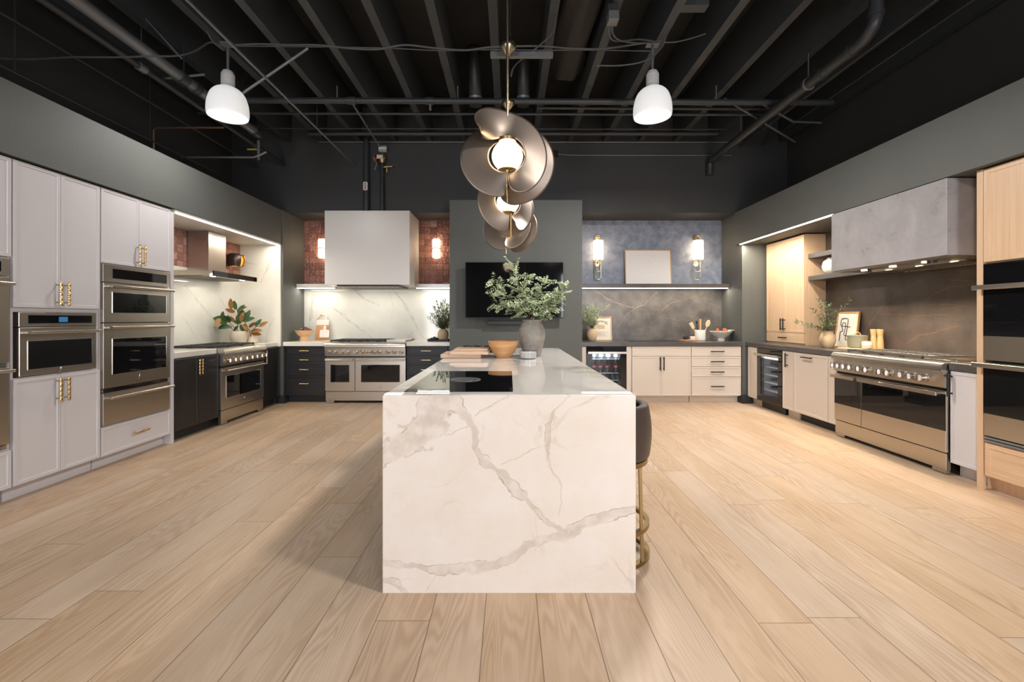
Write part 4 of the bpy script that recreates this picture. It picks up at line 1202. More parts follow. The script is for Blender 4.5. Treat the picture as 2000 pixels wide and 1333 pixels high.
t = thing('magnolia_bouquet', 'magnolia branches with green and rust leaves in the larger pot', 'bouquet', tuple(o))
def lf(px, py, qx, qy, mat, Y=6.3, k=1.0):
    a = NP(px, py, Y); b = NP(qx, qy, Y)
    dd = b-a; L = dd.length*k
    return (a-o, dd+rv(.02), L, mat)
stems = [[Vector((0,0,0)), NP(463,645)-o, NP(466,625)-o, NP(463,604)-o], [Vector((0,0,0)), NP(460,645)-o, NP(450,632)-o, NP(434,622)-o], [Vector((0,0,0)), NP(472,645)-o, NP(480,630)-o, NP(484,615)-o],
         [Vector((0,0,0)), NP(458,648)-o, NP(448,638)-o]]
magnolia(t, [lf(452,604,448,585,'leaf_rust'), lf(461,606,457,588,'leaf_green'), lf(464,612,474,595,'leaf_green'), lf(459,610,443,603,'leaf_rust'), lf(466,606,480,600,'leaf_rust'),
             lf(445,629,423,620,'leaf_green'), lf(448,626,436,617,'leaf_green'), lf(450,630,445,618,'leaf_green'), lf(434,622,432,608,'leaf_green', k=.9), lf(430,622,420,634,'leaf_rust'),
             lf(452,637,431,640,'leaf_green'), lf(458,630,449,619,'leaf_rust'), lf(462,628,470,612,'leaf_green'), lf(473,628,495,623,'leaf_green'), lf(470,630,476,610,'leaf_rust'),
             lf(468,634,455,627,'leaf_green'), lf(470,634,474,650,'leaf_green'), lf(466,637,454,645,'leaf_green'), lf(478,625,484,606,'leaf_green'), lf(474,634,484,645,'leaf_rust'),
             lf(480,620,470,604,'leaf_green'), lf(462,634,474,622,'leaf_green'), lf(478,632,482,648,'leaf_rust')], stems)
o = Vector((-3.71, 6.47, CT+.04))
t = thing('magnolia_sprig', 'rust coloured magnolia sprig in the smaller tapered pot', 'bouquet', tuple(o))
magnolia(t, [lf(488,648,511,647,'leaf_rust',6.4), lf(486,640,500,632,'leaf_rust',6.4), lf(498,638,508,624,'leaf_green',6.4), lf(506,638,520,628,'leaf_rust',6.4), lf(490,650,508,653,'leaf_rust',6.4), lf(484,642,476,650,'leaf_rust',6.4)],
         [[Vector((0,0,0)), NP(489,655,6.4)-o, NP(486,642,6.4)-o], [Vector((0,0,0)), NP(490,655,6.4)-o, NP(498,640,6.4)-o, NP(507,638,6.4)-o]])

# far left worktop: footed bowl with red fruit, boards
vp = [(.068,0),(.070,.012),(.06,.02),(.06,.035),(.066,.045),(.058,.055),(.062,.075),(.09,.09),(.125,.13),(.142,.168)]
fb = (-3.215, 7.02, CT)
tag(MB().lathe(shell_prof(vp), seg=40).build('footed_bowl', M['clay_bowl'], keep=True, loc=fb), 'peach clay footed bowl on the white counter by the dark wall', 'bowl')
first = None
spots = [(-.07,-.02,.165,'far left'), (-.02,-.07,.172,'front left'), (.045,-.06,.168,'front right'), (.085,.01,.163,'far right'), (.01,.01,.198,'topmost'), (-.04,.06,.17,'back left'), (.04,.065,.17,'back right')]
for k, (x, y, z, w) in enumerate(spots):
    lab = f'dark red round fruit in the peach footed bowl, {w}'
    loc = (fb[0]+x, fb[1]+y, CT+z-.034)
    if first is None:
        first = thing('red_fruit', lab, 'fruit', loc, 0, 'fruit in the peach bowl')
        MB().lathe([(0,.004),(.012,0),(.027,.01),(.034,.03),(.03,.05),(.014,.062),(0,.058)], seg=18).build('flesh', M['fruit_red'], first)
        MB().cyl((0,0,.057), (.004,0,.074), .002, seg=6).build('stem', M['twig'], first)
    else: dup(first, loc, rnd.uniform(0, 6), lab)
def board_shape(w, h, nw, nh, rr=.02):
    pts = [(-w, 0), (w, 0), (w, h-rr), (w-rr*.3, h-rr*.3), (w-rr, h), (nw+rr*.6, h), (nw, h+rr*.6), (nw, h+nh-nw*.5), (nw*.6, h+nh), (-nw*.6, h+nh), (-nw, h+nh-nw*.5), (-nw, h+rr*.6), (-nw-rr*.6, h), (-w+rr, h), (-w+rr*.3, h-rr*.3), (-w, h-rr)]
    return pts
t = thing('cutting_board', 'tall honey wood cutting board with white dipped top behind the small board', 'board', (-3.04, 7.24, CT))
t.rotation_euler = (R(-11), 0, 0)
MB().box(-.1, .1, 0, .02, 0, .25, .003).build('panel', M['board_wood'], t)
MB().prism([(-.1,.2505),(.1,.2505),(.1,.325),(.085,.335),(-.085,.335),(-.1,.325)], 'y', 0, .02).build('white_end', M['ceramic_white'], t)
MB().tube(spline([(-.045,.01,.333), (-.043,.01,.39), (-.02,.01,.42), (.02,.01,.42), (.043,.01,.39), (.045,.01,.333)], 6), .014, 10).build('handle', M['ceramic_white'], t)
MB().tube(spline([(-.02,-.012,.425), (-.04,-.016,.40), (-.055,-.016,.37), (-.08,-.014,.345), (-.095,-.012,.343)], 6), .006, 6).build('leather_loop', M['board_wood'], t)
t = thing('cutting_board', 'small white paddle board leaning in front of the honey wood board', 'board', (-2.985, 7.205, CT+.045))
t.rotation_euler = (R(-11), 0, 0)
t.location = (-2.985, 7.226, CT+.043)
b = MB().prism(board_shape(.075, .125, .018, .07), 'y', -.0145, -.0005).build('panel', M['ceramic_white'], t)
# potted olive by the pier
t = thing('slate_tray', 'black slate tray under the olive pot beside the pier', 'tray', (-1.09, 7.02, CT))
MB().prism([(-.17,0),(.15,0),(.15,.03),(.13,.03),(.125,.016),(-.145,.016),(-.15,.034),(-.17,.034)], 'y', -.14, .14).build('tray', M['tray'], t)
tag(MB().lathe([(0,0),(.055,0),(.06,.006),(.06,.03),(.058,.035),(.025,.038),(.02,.05),(0,.052)], seg=28).build('lidded_tin', M['iron'], keep=True, loc=(-1.17, 6.98, CT+.0165)), 'small dark lidded tin on the slate tray', 'tin')
vp = [(.062,0),(.078,.008),(.086,.05),(.086,.10),(.074,.14),(.056,.152),(.058,.168)]
tag(MB().lathe(shell_prof(vp), seg=36).build('plant_pot', M['clay'], keep=True, loc=(-1.045, 7.06, CT+.0165)), 'sandy clay pot standing on the black slate tray', 'pot')
t = thing('olive_bouquet', 'bushy olive branches in the sandy pot by the pier', 'bouquet', (-1.045, 7.06, CT+.06))
for k in range(30):
    a = k*2.4; s = .25*math.sqrt((k+.5)/30); h = .56-.9*s*s*5+rnd.uniform(-.05, .03)
    branch(t, [(0,0,0), (.02*math.cos(a), .02*math.sin(a), .14), (min(s*.5*math.cos(a), .07), s*.4*math.sin(a), h*.6), (min(s*math.cos(a), .12), s*.7*math.sin(a), h)], M['leaf_olive'], .046, .015, .017, r=.002, start=.30, spread=.8)
# far right worktop
vp = [(.05,0),(.06,.008),(.077,.06),(.083,.10),(.075,.145),(.052,.172),(.048,.185),(.054,.196)]
tag(MB().lathe(shell_prof(vp), seg=36).build('clay_jar', M['clay'], keep=True, loc=(1.295, 7.02, CT)), 'tan clay jar on the dark counter next to the pier', 'jar')
t = thing('eucalyptus_bouquet', 'grey green leafy sprigs in the tan jar by the pier', 'bouquet', (1.295, 7.02, CT+.05))
for k in range(20):
    a = k*2.4; s = .20*math.sqrt((k+.5)/20); h = .52-s*s*3.5+rnd.uniform(-.06, .03)
    branch(t, [(0,0,0), (.02*math.cos(a), .02*math.sin(a), .15), (max(s*.5*math.cos(a)-.02, -.09), s*.4*math.sin(a), h*.65), (max(s*math.cos(a)-.03, -.17), s*.6*math.sin(a), h)], M['leaf_grey'], .05, .014, .02, r=.002, start=.42, spread=.8)
branch(t, [(0,0,0), (.02,0,.15), (.10,-.02,.36), (.25,-.03,.50)], M['leaf_grey'], .04, .012, .03, r=.002, start=.5)
branch(t, [(0,0,0), (.03,-.02,.15), (.10,-.05,.26), (.20,-.06,.24)], M['leaf_grey'], .05, .014, .024, r=.002, start=.45)
def framed(label, loc, w, h, mat_frame, border, rx=0, rz=0, art=None, matmat=None, fw=.012, depth=.022):
    t = thing('picture_frame', label, 'picture', loc, rz)
    t.rotation_euler = (R(rx), 0, rz)
    mb = MB()
    for q in ((-w/2, -w/2+fw, 0, h), (w/2-fw, w/2, 0, h), (-w/2+fw+.0002, w/2-fw-.0002, 0, fw), (-w/2+fw+.0002, w/2-fw-.0002, h-fw, h)): mb.box(q[0], q[1], 0, depth, q[2], q[3])
    mb.build('frame', mat_frame, t)
    MB().box(-w/2+fw, w/2-fw, .008, .014, fw, h-fw).build('print', matmat or M['paper'], t)
    if art: art(t)
    return t
def art_relief(t):
    for (pts, nmx) in (([(-.19,.42),(-.10,.415),(0,.385),(.06,.345),(.10,.29)], 0), ([(-.16,.20),(.16,.20)], 1), ([(-.24,.45),(-.1,.48),(.08,.46)], 2)):
        MB().tube(spline([(x, .0075, z) for x, z in pts], 6), .0035, 5).build('relief_line', M['white_mat'], t)
framed('white relief picture in a thin gilt frame on the long dark shelf', (2.245, 7.22, 1.818), .745, .565, M['frame_gold'], .02, -4.5, 0, art_relief, M['white_mat'])
def art_wash(t):
    MB().box(-.075, .04, .0065, .0078, .185, .25).build('painted_patch', M['tan_wash'], t)
    for z in (.30, .315, .14, .125): MB().box(-.09, .09, .007, .0078, z, z+.003).build('pencil_line', M['tan_wash'], t)
framed('small framed sketch with tan patch behind the tan jar', (1.50, 7.20, CT+.001), .30, .385, M['frame_gold'], .02, -8, 0, art_wash)
# utensil crock
UX = 3.03
vp = [(.07,0),(.079,.004),(.081,.02),(.081,.165),(.078,.17)]
tag(MB().lathe(shell_prof(vp), seg=40).build('utensil_crock', M['ceramic_white'], keep=True, loc=(UX, 7.12, CT)), 'white ceramic crock holding wooden kitchen tools', 'crock')
def spoon(label, base, tip, hw, hl, mat, round_=True, name='wooden_spoon'):
    base, tip = Vector(base), Vector(tip)
    d = (tip-base).normalized()
    t = thing(name, label, 'kitchen tool', tuple(base), 0, None)
    L = (tip-base).length
    MB().tube([Vector((0,0,0)), d*(L-hl)], [.0065, .0075], 8).build('handle', mat, t)
    if hw:
        s = Vector((d.z, 0, -d.x)).normalized()
        mb = MB(); pts = []
        n = 16
        for i in range(n):
            a = 2*PI*i/n
            u = math.cos(a); v = math.sin(a)
            if not round_: u = max(-.9, min(.8, u*1.3)); v = max(-.85, min(.85, v*1.35))*(1.0 if u > 0 else .8)
            pts.append(d*(L-hl/2+u*hl/2) + s*v*hw)
        f = [p+Vector((0,-.005,0)) for p in pts]; b = [p+Vector((0,.005,0)) for p in pts]
        mb.poly(f+b, [tuple(range(n)), tuple(range(2*n-1, n-1, -1))]+[(i, n+i, n+(i+1) % n, (i+1) % n) for i in range(n)], bev=.002)
        mb.build('head', mat, t)
    return t
spoon('pale wooden spatula leaning left out of the white crock', (UX-.03, 7.10, CT+.03), (UX-.165, 7.10, CT+.295), .035, .12, M['spoon_wood'], False, 'wooden_spatula')
spoon('pale round wooden spoon leaning right out of the white crock', (UX+.03, 7.10, CT+.03), (UX+.135, 7.10, CT+.33), .035, .12, M['spoon_wood'])
spoon('upright golden rolling-pin handle in the middle of the white crock', (UX, 7.11, CT+.03), (UX, 7.11, CT+.345), 0, 0, M['mill_wood'], name='wooden_tool')
bpy.data.objects[[o.name for o in bpy.data.objects if o.name.startswith('wooden_tool') and o.parent is None][0]].children[0].scale = (2.0, 2.0, 1)
spoon('black tool standing in the white crock behind the spatula', (UX-.02, 7.15, CT+.03), (UX-.045, 7.15, CT+.32), .018, .06, M['black_metal'], False, 'kitchen_tool')
tag(MB().lathe([(0,0),(.035,0),(.037,.005),(.037,.05),(.03,.052),(.03,.05),(0,.02)], seg=28).build('small_dish', M['ceramic_white'], keep=True, loc=(2.885, 7.06, CT+.0185)), 'small white dish on the little wood board by the crock', 'dish')
tag(MB().box(2.70, 2.935, 7.0, 7.12, CT, CT+.018, .004).build('serving_board', M['board_wood']), 'small brown wooden board lying by the white crock', 'board')
tag(MB().lathe([(0,0),(.03,0),(.036,.02),(.036,.045),(.032,.046),(0,.03)], seg=24).build('pinch_bowl', M['iron'], keep=True, loc=(2.775, 7.06, CT+.0185)), 'small dark pinch bowl on the little wood board', 'dish')
tag(MB().box(1.86, 2.68, 6.86, 7.30, CT, CT+.006, .002).build('induction_hob', M['black_glass']), 'thin black glass hob lying on the dark back counter', 'hob')
# bowl of pears
pb = (3.315, 7.02, CT)
vp = [(.055,0),(.057,.004),(.057,.038),(.062,.048),(.10,.075),(.165,.148),(.163,.153)]
tag(MB().lathe(shell_prof(vp, .007), seg=44).build('footed_bowl', M['ceramic_white'], keep=True, loc=pb), 'white footed bowl of pears with cloth on the dark counter', 'bowl')
PE = None
for k, (x, y, z, w) in enumerate([(-.065,-.03,.10,'left front'), (.05,-.045,.10,'right front'), (-.03,.055,.10,'left back'), (.07,.05,.10,'right back')]):
    lab = f'russet brown pear in the white footed bowl, {w}'
    loc = (pb[0]+x, pb[1]+y, CT+z)
    if PE is None:
        PE = thing('pear', lab, 'fruit', loc, 0, 'pears in the white bowl')
        MB().lathe([(0,.004),(.014,0),(.032,.012),(.038,.034),(.032,.058),(.02,.08),(.013,.095),(0,.1)], seg=20).build('flesh', M['pear'], PE)
        MB().cyl((0,0,.098), (.006,0,.118), .0022, seg=6).build('stem', M['twig'], PE)
    else: dup(PE, loc, rnd.uniform(0, 6), lab)
def nap(u, v):
    x = .09+.16*u
    z = .156 + .012*math.sin(u*PI) - max(0, u-.55)**1.4*.33
    return Vector((x, -.06+.11*v+.012*math.sin(5*u), z+.006*math.sin(9*v+4*u)))
cl = MB().grid(nap, 20, 10).build('napkin', M['cloth'], keep=True, loc=pb)
cl.modifiers.new('s', 'SOLIDIFY').thickness = .003
tag(cl, 'white linen napkin draped over the rim of the pear bowl', 'napkin')

# right counter decor
vp = [(.052,0),(.06,.006),(.082,.07),(.085,.10),(.072,.15),(.058,.175),(.055,.188),(.064,.20)]
tag(MB().lathe(shell_prof(vp), seg=40).build('clay_jar', M['clay'], keep=True, loc=(3.835, 5.40, CT)), 'tan clay jar on the right counter beside the oak cupboard', 'jar')
o = Vector((3.835, 5.40, CT+.05))
t = thing('olive_bouquet', 'olive branches reaching left and right from the right counter jar', 'bouquet', tuple(o))
def RP(px, py, Y=5.35): return Vector(((px-995)*Y/875, Y, 1.27+(622-py)*Y/875))
for k, (px, py, Y) in enumerate([(1658,587,5.2), (1598,588,5.4), (1586,604,5.3), (1556,628,5.2), (1572,634,5.3), (1622,598,5.4), (1612,606,5.3), (1630,612,5.35), (1600,625,5.2), (1625,630,5.2), (1610,590,5.5)]):
    tip = RP(px, py, Y)-o
    branch(t, [(0,0,0), (tip.x*.12, tip.y*.12, .15), (tip.x*.5, tip.y*.5, .16+(tip.z-.16)*.55), tuple(tip)], M['leaf_olive'], .05, .014, .026, r=.0024, start=.36, spread=.75)
def art_line(t):
    def cv(pts, n=6): MB().tube(spline([(x, .007, z) for x, z in pts], n), .0042, 6).build('ink_line', M['ink'], t)
    cv([(-.10,.075),(-.098,.15),(-.095,.19),(-.065,.195),(-.06,.22),(-.075,.235),(-.08,.26),(-.07,.295),(-.045,.305),(-.025,.29),(-.022,.26),(-.03,.2),(-.035,.16),(-.02,.145),(.02,.148),(.055,.14),(.05,.115),(.02,.095),(-.002,.10),(-.002,.15),(.005,.22),(.01,.30),(.005,.345),(-.03,.355),(-.08,.352),(-.10,.335),(-.102,.29),(-.09,.262),(-.02,.258),(.055,.252)])
framed('framed abstract black line drawing leaning beside the tan jar', (4.045, 5.42, CT+.001), .345, .435, M['frame_gold'], .02, -7, -HALF, art_line)
tag(MB().box(3.78, 4.105, 4.872, 5.165, CT, CT+.022, .004, 2).build('serving_board', M['light_board']), 'pale board under the pot and mills at the range end', 'board')
t = thing('lidded_pot', 'grey green lidded pot on the pale board behind the range', 'pot', (3.93, 5.06, CT+.0225))
MB().lathe([(0,0),(.075,0),(.088,.01),(.093,.05),(.094,.125),(.09,.125),(.09,.02),(0,.015)], seg=40).build('body', M['sage_pot'], t)
MB().lathe([(0,.128),(.097,.126),(.097,.138),(.06,.144),(0,.146)], seg=40).build('lid', M['sage_pot'], t)
MB().tube([(.034*math.cos(PI*i/12), 0, .144+.03*math.sin(PI*i/12)) for i in range(13)], .0065, 8).build('loop_handle', M['clay_bowl'], t)
t = thing('storage_jar', 'small two-tone ceramic jar in front of the grey green pot', 'jar', (3.92, 4.91, CT+.0225))
MB().lathe([(0,0),(.046,0),(.05,.004),(.05,.038),(0,.038)], seg=32).build('clay_base', M['clay'], t)
MB().lathe([(0,.0385),(.05,.0385),(.05,.07),(.047,.074),(0,.074)], seg=32).build('body', M['ceramic_white'], t)
MB().lathe([(0,.0745),(.046,.0745),(.046,.082),(0,.084)], seg=32).build('lid', M['mill_wood'], t)
PM = None
for (x, y, lab) in ((4.045, 4.975, 'golden wooden pepper mill beside the grey green pot'), (4.065, 4.91, 'golden wooden pepper mill nearest the range')):
    if PM is None:
        PM = thing('pepper_mill', lab, 'pepper mill', (x, y, CT+.0225), 0, 'pair of wooden mills')
        MB().lathe([(0,0),(.033,0),(.034,.02),(.031,.07),(.027,.115),(.025,.135),(0,.135)], seg=28).build('body', M['mill_wood'], PM)
        MB().lathe([(0,.136),(.0255,.136),(.029,.17),(.032,.205),(.031,.212),(0,.213)], seg=28).build('cap', M['mill_wood'], PM)
        MB().lathe([(0,.2135),(.008,.2135),(.008,.22),(0,.221)], seg=12).build('nut', M['black_metal'], PM)
    else: dup(PM, (x, y, CT+.0225), label=lab)
tag(MB().lathe(shell_prof([(.05,0),(.06,.004),(.092,.05),(.104,.10),(.09,.16),(.05,.19),(.046,.20),(.056,.206)]), seg=40).build('round_vase', M['ceramic_white'], keep=True, loc=(4.0, 5.56, 1.8155)), 'round white ribbed vase on the lower dark shelf behind the plaster hood', 'vase')
# ------------------------------------------------------------------ ceiling services
def pipe(name, label, pts, r, mat, cat='pipe', group=None, seg=12, parts=()):
    """pts in world coordinates; extra (point, axis, radius, length) couplings become parts"""
    pts = [Vector(p) for p in pts]
    base = pts[0].copy()
    t = thing(name, label, cat, tuple(base), 0, group)
    MB().tube([p-base for p in pts], r, seg).build('tube', mat, t)
    for (p, q, rr, kind, m) in parts:
        MB().cyl(Vector(p)-base, Vector(q)-base, rr, seg=16).build(kind, m, t)
    return t
PB = M['pipe']; GP = M['grey_pipe']
pipe('sprinkler_pipe', 'thick pipe running towards the back past the left ceiling lamp', [(-3.27, -1, 3.67), (-3.27, 5.75, 3.67)], .052, GP, seg=20,
     parts=[((-3.27, 4.42, 3.67), (-3.27, 4.52, 3.67), .068, 'coupling', PB), ((-3.27, 4.62, 3.67), (-3.27, 4.70, 3.67), .066, 'coupling', PB), ((-3.50, 4.5, 3.675), (-3.06, 4.5, 3.72), .012, 'clamp_bolt', GP), ((-3.27, 5.70, 3.67), (-3.27, 5.82, 3.67), .064, 'end_cap', PB), ((-3.27,4.5,3.735), (-3.27,4.5,4.02), .008, 'hanger_rod', PB)])
pipe('sprinkler_pipe', 'slimmer pipe just left of the thick ceiling pipe', [(-3.45, -1, 3.62), (-3.45, 6.84, 3.62)], .030, PB,
     parts=[((-3.45, 4.16, 3.62), (-3.45, 4.24, 3.62), .04, 'coupling', GP), ((-3.45, 4.2, 3.66), (-3.45, 4.2, 4.02), .007, 'hanger_rod', PB)])
pipe('conduit', 'thin conduit above the soffit, third pipe from the left wall', [(-3.83, -1, 3.57), (-3.83, 6.8, 3.57)], .013, PB)
pipe('conduit', 'thin conduit lying lowest along the left soffit', [(-3.93, -1, 3.22), (-3.93, 6.0, 3.22)], .014, PB,
     parts=[((-3.93, 3.56, 3.22), (-3.93, 3.56, 4.02), .006, 'hanger_rod', PB), ((-3.93, 4.9, 3.22), (-3.93, 4.9, 4.02), .006, 'hanger_rod', PB)])
pipe('conduit', 'thin straight conduit crossing behind the left ceiling lamp to the back wall', [(-2.36, -1, 3.60), (-2.36, 6.85, 3.60)], .012, GP,
     parts=[((-2.36, 5.5, 3.60), (-2.36, 5.5, 4.02), .006, 'hanger_rod', PB)])
pipe('sprinkler_pipe', 'long cross pipe spanning the room above the pendant lights', [(-3.1, 5.2, 3.802), (3.75, 5.2, 3.775)], .034, PB, seg=16,
     parts=[((-1.88, 5.2, 3.797), (-1.78, 5.2, 3.797), .044, 'coupling', PB), ((-.97, 5.2, 3.794), (-.88, 5.2, 3.793), .044, 'coupling', PB), ((-.92, 5.2, 3.793), (-.92, 5.2, 3.69), .014, 'sprinkler_head', GP),
            ((2.4, 5.2, 3.815), (2.4, 5.2, 3.97), .007, 'hanger_rod', GP), ((-2.0,5.2,3.83), (-2.0,5.2,3.97), .007, 'hanger_rod', GP), ((-.6,5.2,3.83), (-.6,5.2,3.97), .007, 'hanger_rod', GP)])
pipe('conduit', 'second cross conduit just behind the long cross pipe', [(-3.9, 5.6, 3.835), (3.4, 5.6, 3.815)], .016, PB)
pipe('conduit', 'cross conduit ending above the right half, between the two longer ones', [(.35, 5.45, 3.83), (3.3, 5.45, 3.82)], .018, PB)
pipe('conduit', 'very thin cross wire-way near the back wall', [(-3.4, 6.2, 3.90), (3.0, 6.2, 3.885)], .008, PB)
pipe('sprinkler_pipe', 'dark cross pipe close to the back wall', [(-2.9, 6.45, 3.93), (3.0, 6.45, 3.93)], .032, PB)
pipe('conduit', 'conduit running along the top of the back wall', [(-2.9, 6.83, 3.96), (3.4, 6.83, 3.955)], .010, GP)
pipe('drain_pipe', 'fat black drain pipe dropping and slanting along the right ceiling', [(3.06, 3.74, 4.49)] + [tuple(p) for p in spline([(3.06, 3.74, 3.80), (3.05, 3.76, 3.72), (3.05, 3.86, 3.665), (3.05, 4.0, 3.66)], 6)] + [(3.05, 6.74, 3.66), (3.05, 6.80, 3.64), (3.05, 6.82, 3.56), (3.05, 6.82, 3.45)], .052, PB, seg=20,
     parts=[((3.06, 3.74, 3.79), (3.06, 3.74, 3.83), .06, 'collar', PB), ((3.05, 3.98, 3.66), (3.05, 4.03, 3.66), .06, 'collar', PB), ((3.05, 4.35, 3.66), (3.05, 4.41, 3.66), .06, 'collar', PB), ((3.05, 4.56, 3.66), (3.05, 4.575, 3.66), .066, 'strap', GP), ((3.05, 4.57, 3.715), (3.05, 4.57, 4.02), .006, 'hanger_rod', GP), ((3.05,5.9,3.715), (3.05,5.9,4.02), .006, 'hanger_rod', GP)])
pipe('conduit', 'thin conduit under the right ceiling, inner one of two', [(3.52, -1, 3.90), (3.52, 6.84, 3.90)], .014, PB)
pipe('conduit', 'thin conduit under the right ceiling, outer one near the wall', [(3.86, -1, 3.92), (3.86, 6.84, 3.92)], .014, PB)
pipe('brace_rod', 'slanted brace rod right of the left ceiling lamp', [(-2.72, 4.56, 3.56), (-2.05, 4.56, 4.02)], .014, GP, 'brace')
pipe('brace_rod', 'slanted double strut above the thick left pipe', [(-3.14, 4.3, 3.76), (-3.55, 3.9, 4.30)], .014, PB, 'brace')
pipe('brace_rod', 'slanted brace between cross pipe and sprinkler valve', [(-1.82, 5.22, 3.76), (-1.955, 6.72, 3.86)], .012, GP, 'brace')
pipe('brace_rod', 'left one of two slanted braces under the cross pipe on the right', [(2.52, 5.24, 3.84), (3.95, 6.2, 3.71)], .013, GP, 'brace')
pipe('brace_rod', 'right one of two slanted braces, bending level by the right wall', [(2.95, 5.2, 3.75), (3.62, 5.72, 3.78), (4.0, 5.75, 3.78)], .013, GP, 'brace')
pipe('conduit', 'pale conduit bending into the left soffit corner', [(-4.1, 5.6, 3.283), (-3.2, 5.6, 3.283), (-3.12, 5.6, 3.31), (-3.05, 5.62, 3.36)], .012, GP)
pipe('copper_pipe', 'dull copper pipe rising and turning above the left soffit', [(-3.93, 4.95, 3.08), (-3.93, 4.95, 3.35), (-3.90, 4.95, 3.378), (-3.15, 4.95, 3.378)], .011, M['copper'])
pipe('conduit', 'faint conduit on the back wall above the blue plaster', [(.74, 6.845, 3.78), (.9, 6.845, 3.765), (1.1, 6.845, 3.762), (3.4, 6.845, 3.76)], .008, GP)
tag(MB().box(.66, .74, 6.81, 6.858, 3.735, 3.83, .004).build('junction_box', M['black_metal']), 'small black box on the back wall right of the pendants', 'junction box')
t = pipe('riser_pipe', 'thicker vertical pipe behind the white hood with a sticker', [(-2.17, 6.79, 2.9), (-2.17, 6.79, 4.02)], .042, PB, seg=18)
MB().prism([(-.034,.415),(-.024,.425),(.024,.425),(.034,.415),(.034,.308),(.024,.298),(-.024,.298),(-.034,.308)], 'y', -.046, -.0425).build('sticker', M['white_plastic'], t)
mb = MB()
for k in range(8): mb.box(-.012+.003*(k % 2), .012-.003*(k % 3), -.048, -.0462, .312+k*.0125, .3205+k*.0125)
mb.build('sticker_print', M['valve_red'], t)
t = pipe('riser_pipe', 'thinner vertical pipe below the brass sprinkler valve', [(-1.93, 6.79, 2.9), (-1.93, 6.79, 3.62)], .028, PB, seg=16)
t = thing('sprinkler_valve', 'brass sprinkler valve with red wheel and yellow lever on back wall', 'valve', (-1.93, 6.79, 3.622))
MB().lathe([(0,0),(.04,0),(.045,.02),(.06,.05),(.066,.09),(.05,.13),(.03,.15),(0,.15)], seg=24).build('body', M['brass_valve'], t)
MB().box(-.06, .03, -.075, -.067, .045, .10).build('tag_plate', M['paper'], t)
MB().box(-.045, .07, -.04, .03, .17, .25, .004).build('gauge_box', M['white_plastic'], t)
mb = MB()
for z in (.185, .235): mb.box(-.04, .065, -.043, -.0405, z-.006, z+.006)
mb.build('gauge_band', M['grey_pipe'], t)
MB().cyl((-.115,-.02,.06), (-.095,-.02,.06), .05, seg=24).build('wheel', M['valve_red'], t)
MB().cyl((-.094,-.02,.06), (-.03,-.02,.07), .012, seg=10).build('wheel_stem', M['brass_valve'], t)
MB().tube(spline([(-.085,-.05,.03), (-.07,-.05,-.02), (-.085,-.05,-.08), (-.10,-.05,-.12)], 5), .009, 8).build('drain_tail', M['grey_pipe'], t)
MB().cyl((.028,-.01,-.06), (.16,-.01,-.05), .014, seg=12).build('side_outlet', M['chrome'], t)
MB().box(.07, .086, -.035, -.0245, -.15, -.05, .003).build('lever', M['yellow'], t)
t = thing('gas_valve', 'small pipe valve with a yellow lever behind the left ceiling lamp', 'valve', (-3.36, 6.0, 3.49))
MB().cyl((.0,0,-.10), (0,0,.16), .018, seg=12).build('body', M['grey_pipe'], t)
MB().box(-.15, -.018, -.012, .012, .035, .05, .003).build('lever', M['yellow'], t)
# round ducts, wrapped duct, blocking
for X, lab in ((-.42, 'black vertical flue left of the pendant rods'), (.17, 'black vertical flue right of the pendant rods')):
    t = thing('flue_pipe', lab, 'flue', (X, 5.45, 4.02))
    MB().tube(spline([(0,-.1,.47), (0,-.08,.3), (0,0,.12), (0,.08,.0), (0,.1,-.12)], 6), .075, 20).build('tube', M['pipe'], t)
    MB().cyl((0,.082,-.005), (0,.088,-.025), .08, seg=20).build('collar', M['grey_pipe'], t)
def wrapf(u, v):
    a = 2*PI*u
    y = -1+6.3*v
    r = .205+.012*math.sin(7*a+3*y)+.012*math.sin(5*y+a)
    return Vector((.655+r*math.cos(a), y, 4.27+r*math.sin(a)*.95))
mb = MB().grid(wrapf, 36, 60)
tag(mb.build('insulated_duct', M['insulation']), 'wide crinkled black insulated duct between beams right of the pendants', 'duct')
tag(MB().box(2.585, 3.03, 3.72, 3.76, 4.0, 4.19).build('timber_block', M['beam']), 'flat timber block between beams near the drain pipe', 'timber')
tag(MB().box(1.50, 1.74, 3.90, 4.0, 4.0, 4.05).build('timber_block', M['beam']), 'short timber block beside the beam above the right lamp', 'timber')
t = thing('junction_box', 'grey metal junction box under a beam left of the right lamp', 'junction box', (.895, 3.88, 3.83))
MB().box(-.045, .045, -.05, .05, 0, .08, .004).build('box', GP, t)
MB().box(-.05, .04, -.04, .06, .0805, .139).build('bracket', M['pipe'], t)
def wire(label, pts, r=.009, mat=None, n=7): return pipe('power_cable', label, spline(pts, n), r, mat or M['cable'], 'cable', seg=6)
Yc = 4.3
def CP(px, py, Y=Yc): return ((px-995)*Y/875, Y, 1.27+(622-py)*Y/875)
wire('wavy cable slung under the beams from the left lamp to the middle', [CP(438,90), CP(500,86), CP(560,88), CP(620,88), CP(690,95), CP(740,96), CP(790,88), CP(850,94), CP(910,98), CP(960,92), CP(1050,90), CP(1120,95), CP(1180,95), CP(1245,86), CP(1290,80)])
wire('thinner cable hanging just under the wavy cable', [CP(445,90, 4.32), CP(560,91, 4.32), CP(650,92, 4.32), CP(760,94, 4.32), CP(860,99, 4.32), CP(960,97, 4.32), CP(1060,98, 4.32), CP(1160,98, 4.32), CP(1270,100, 4.32)], .005)
wire('cable sagging from the far left to the left lamp', [CP(0,114, 3.65), CP(60,116, 3.8), CP(140,112, 3.84), CP(230,112, 3.84), CP(290,110, 3.84), CP(345,109, 3.95), CP(380,100, 4.1), CP(410,83, 4.25), CP(432,90, 4.3)], .008)
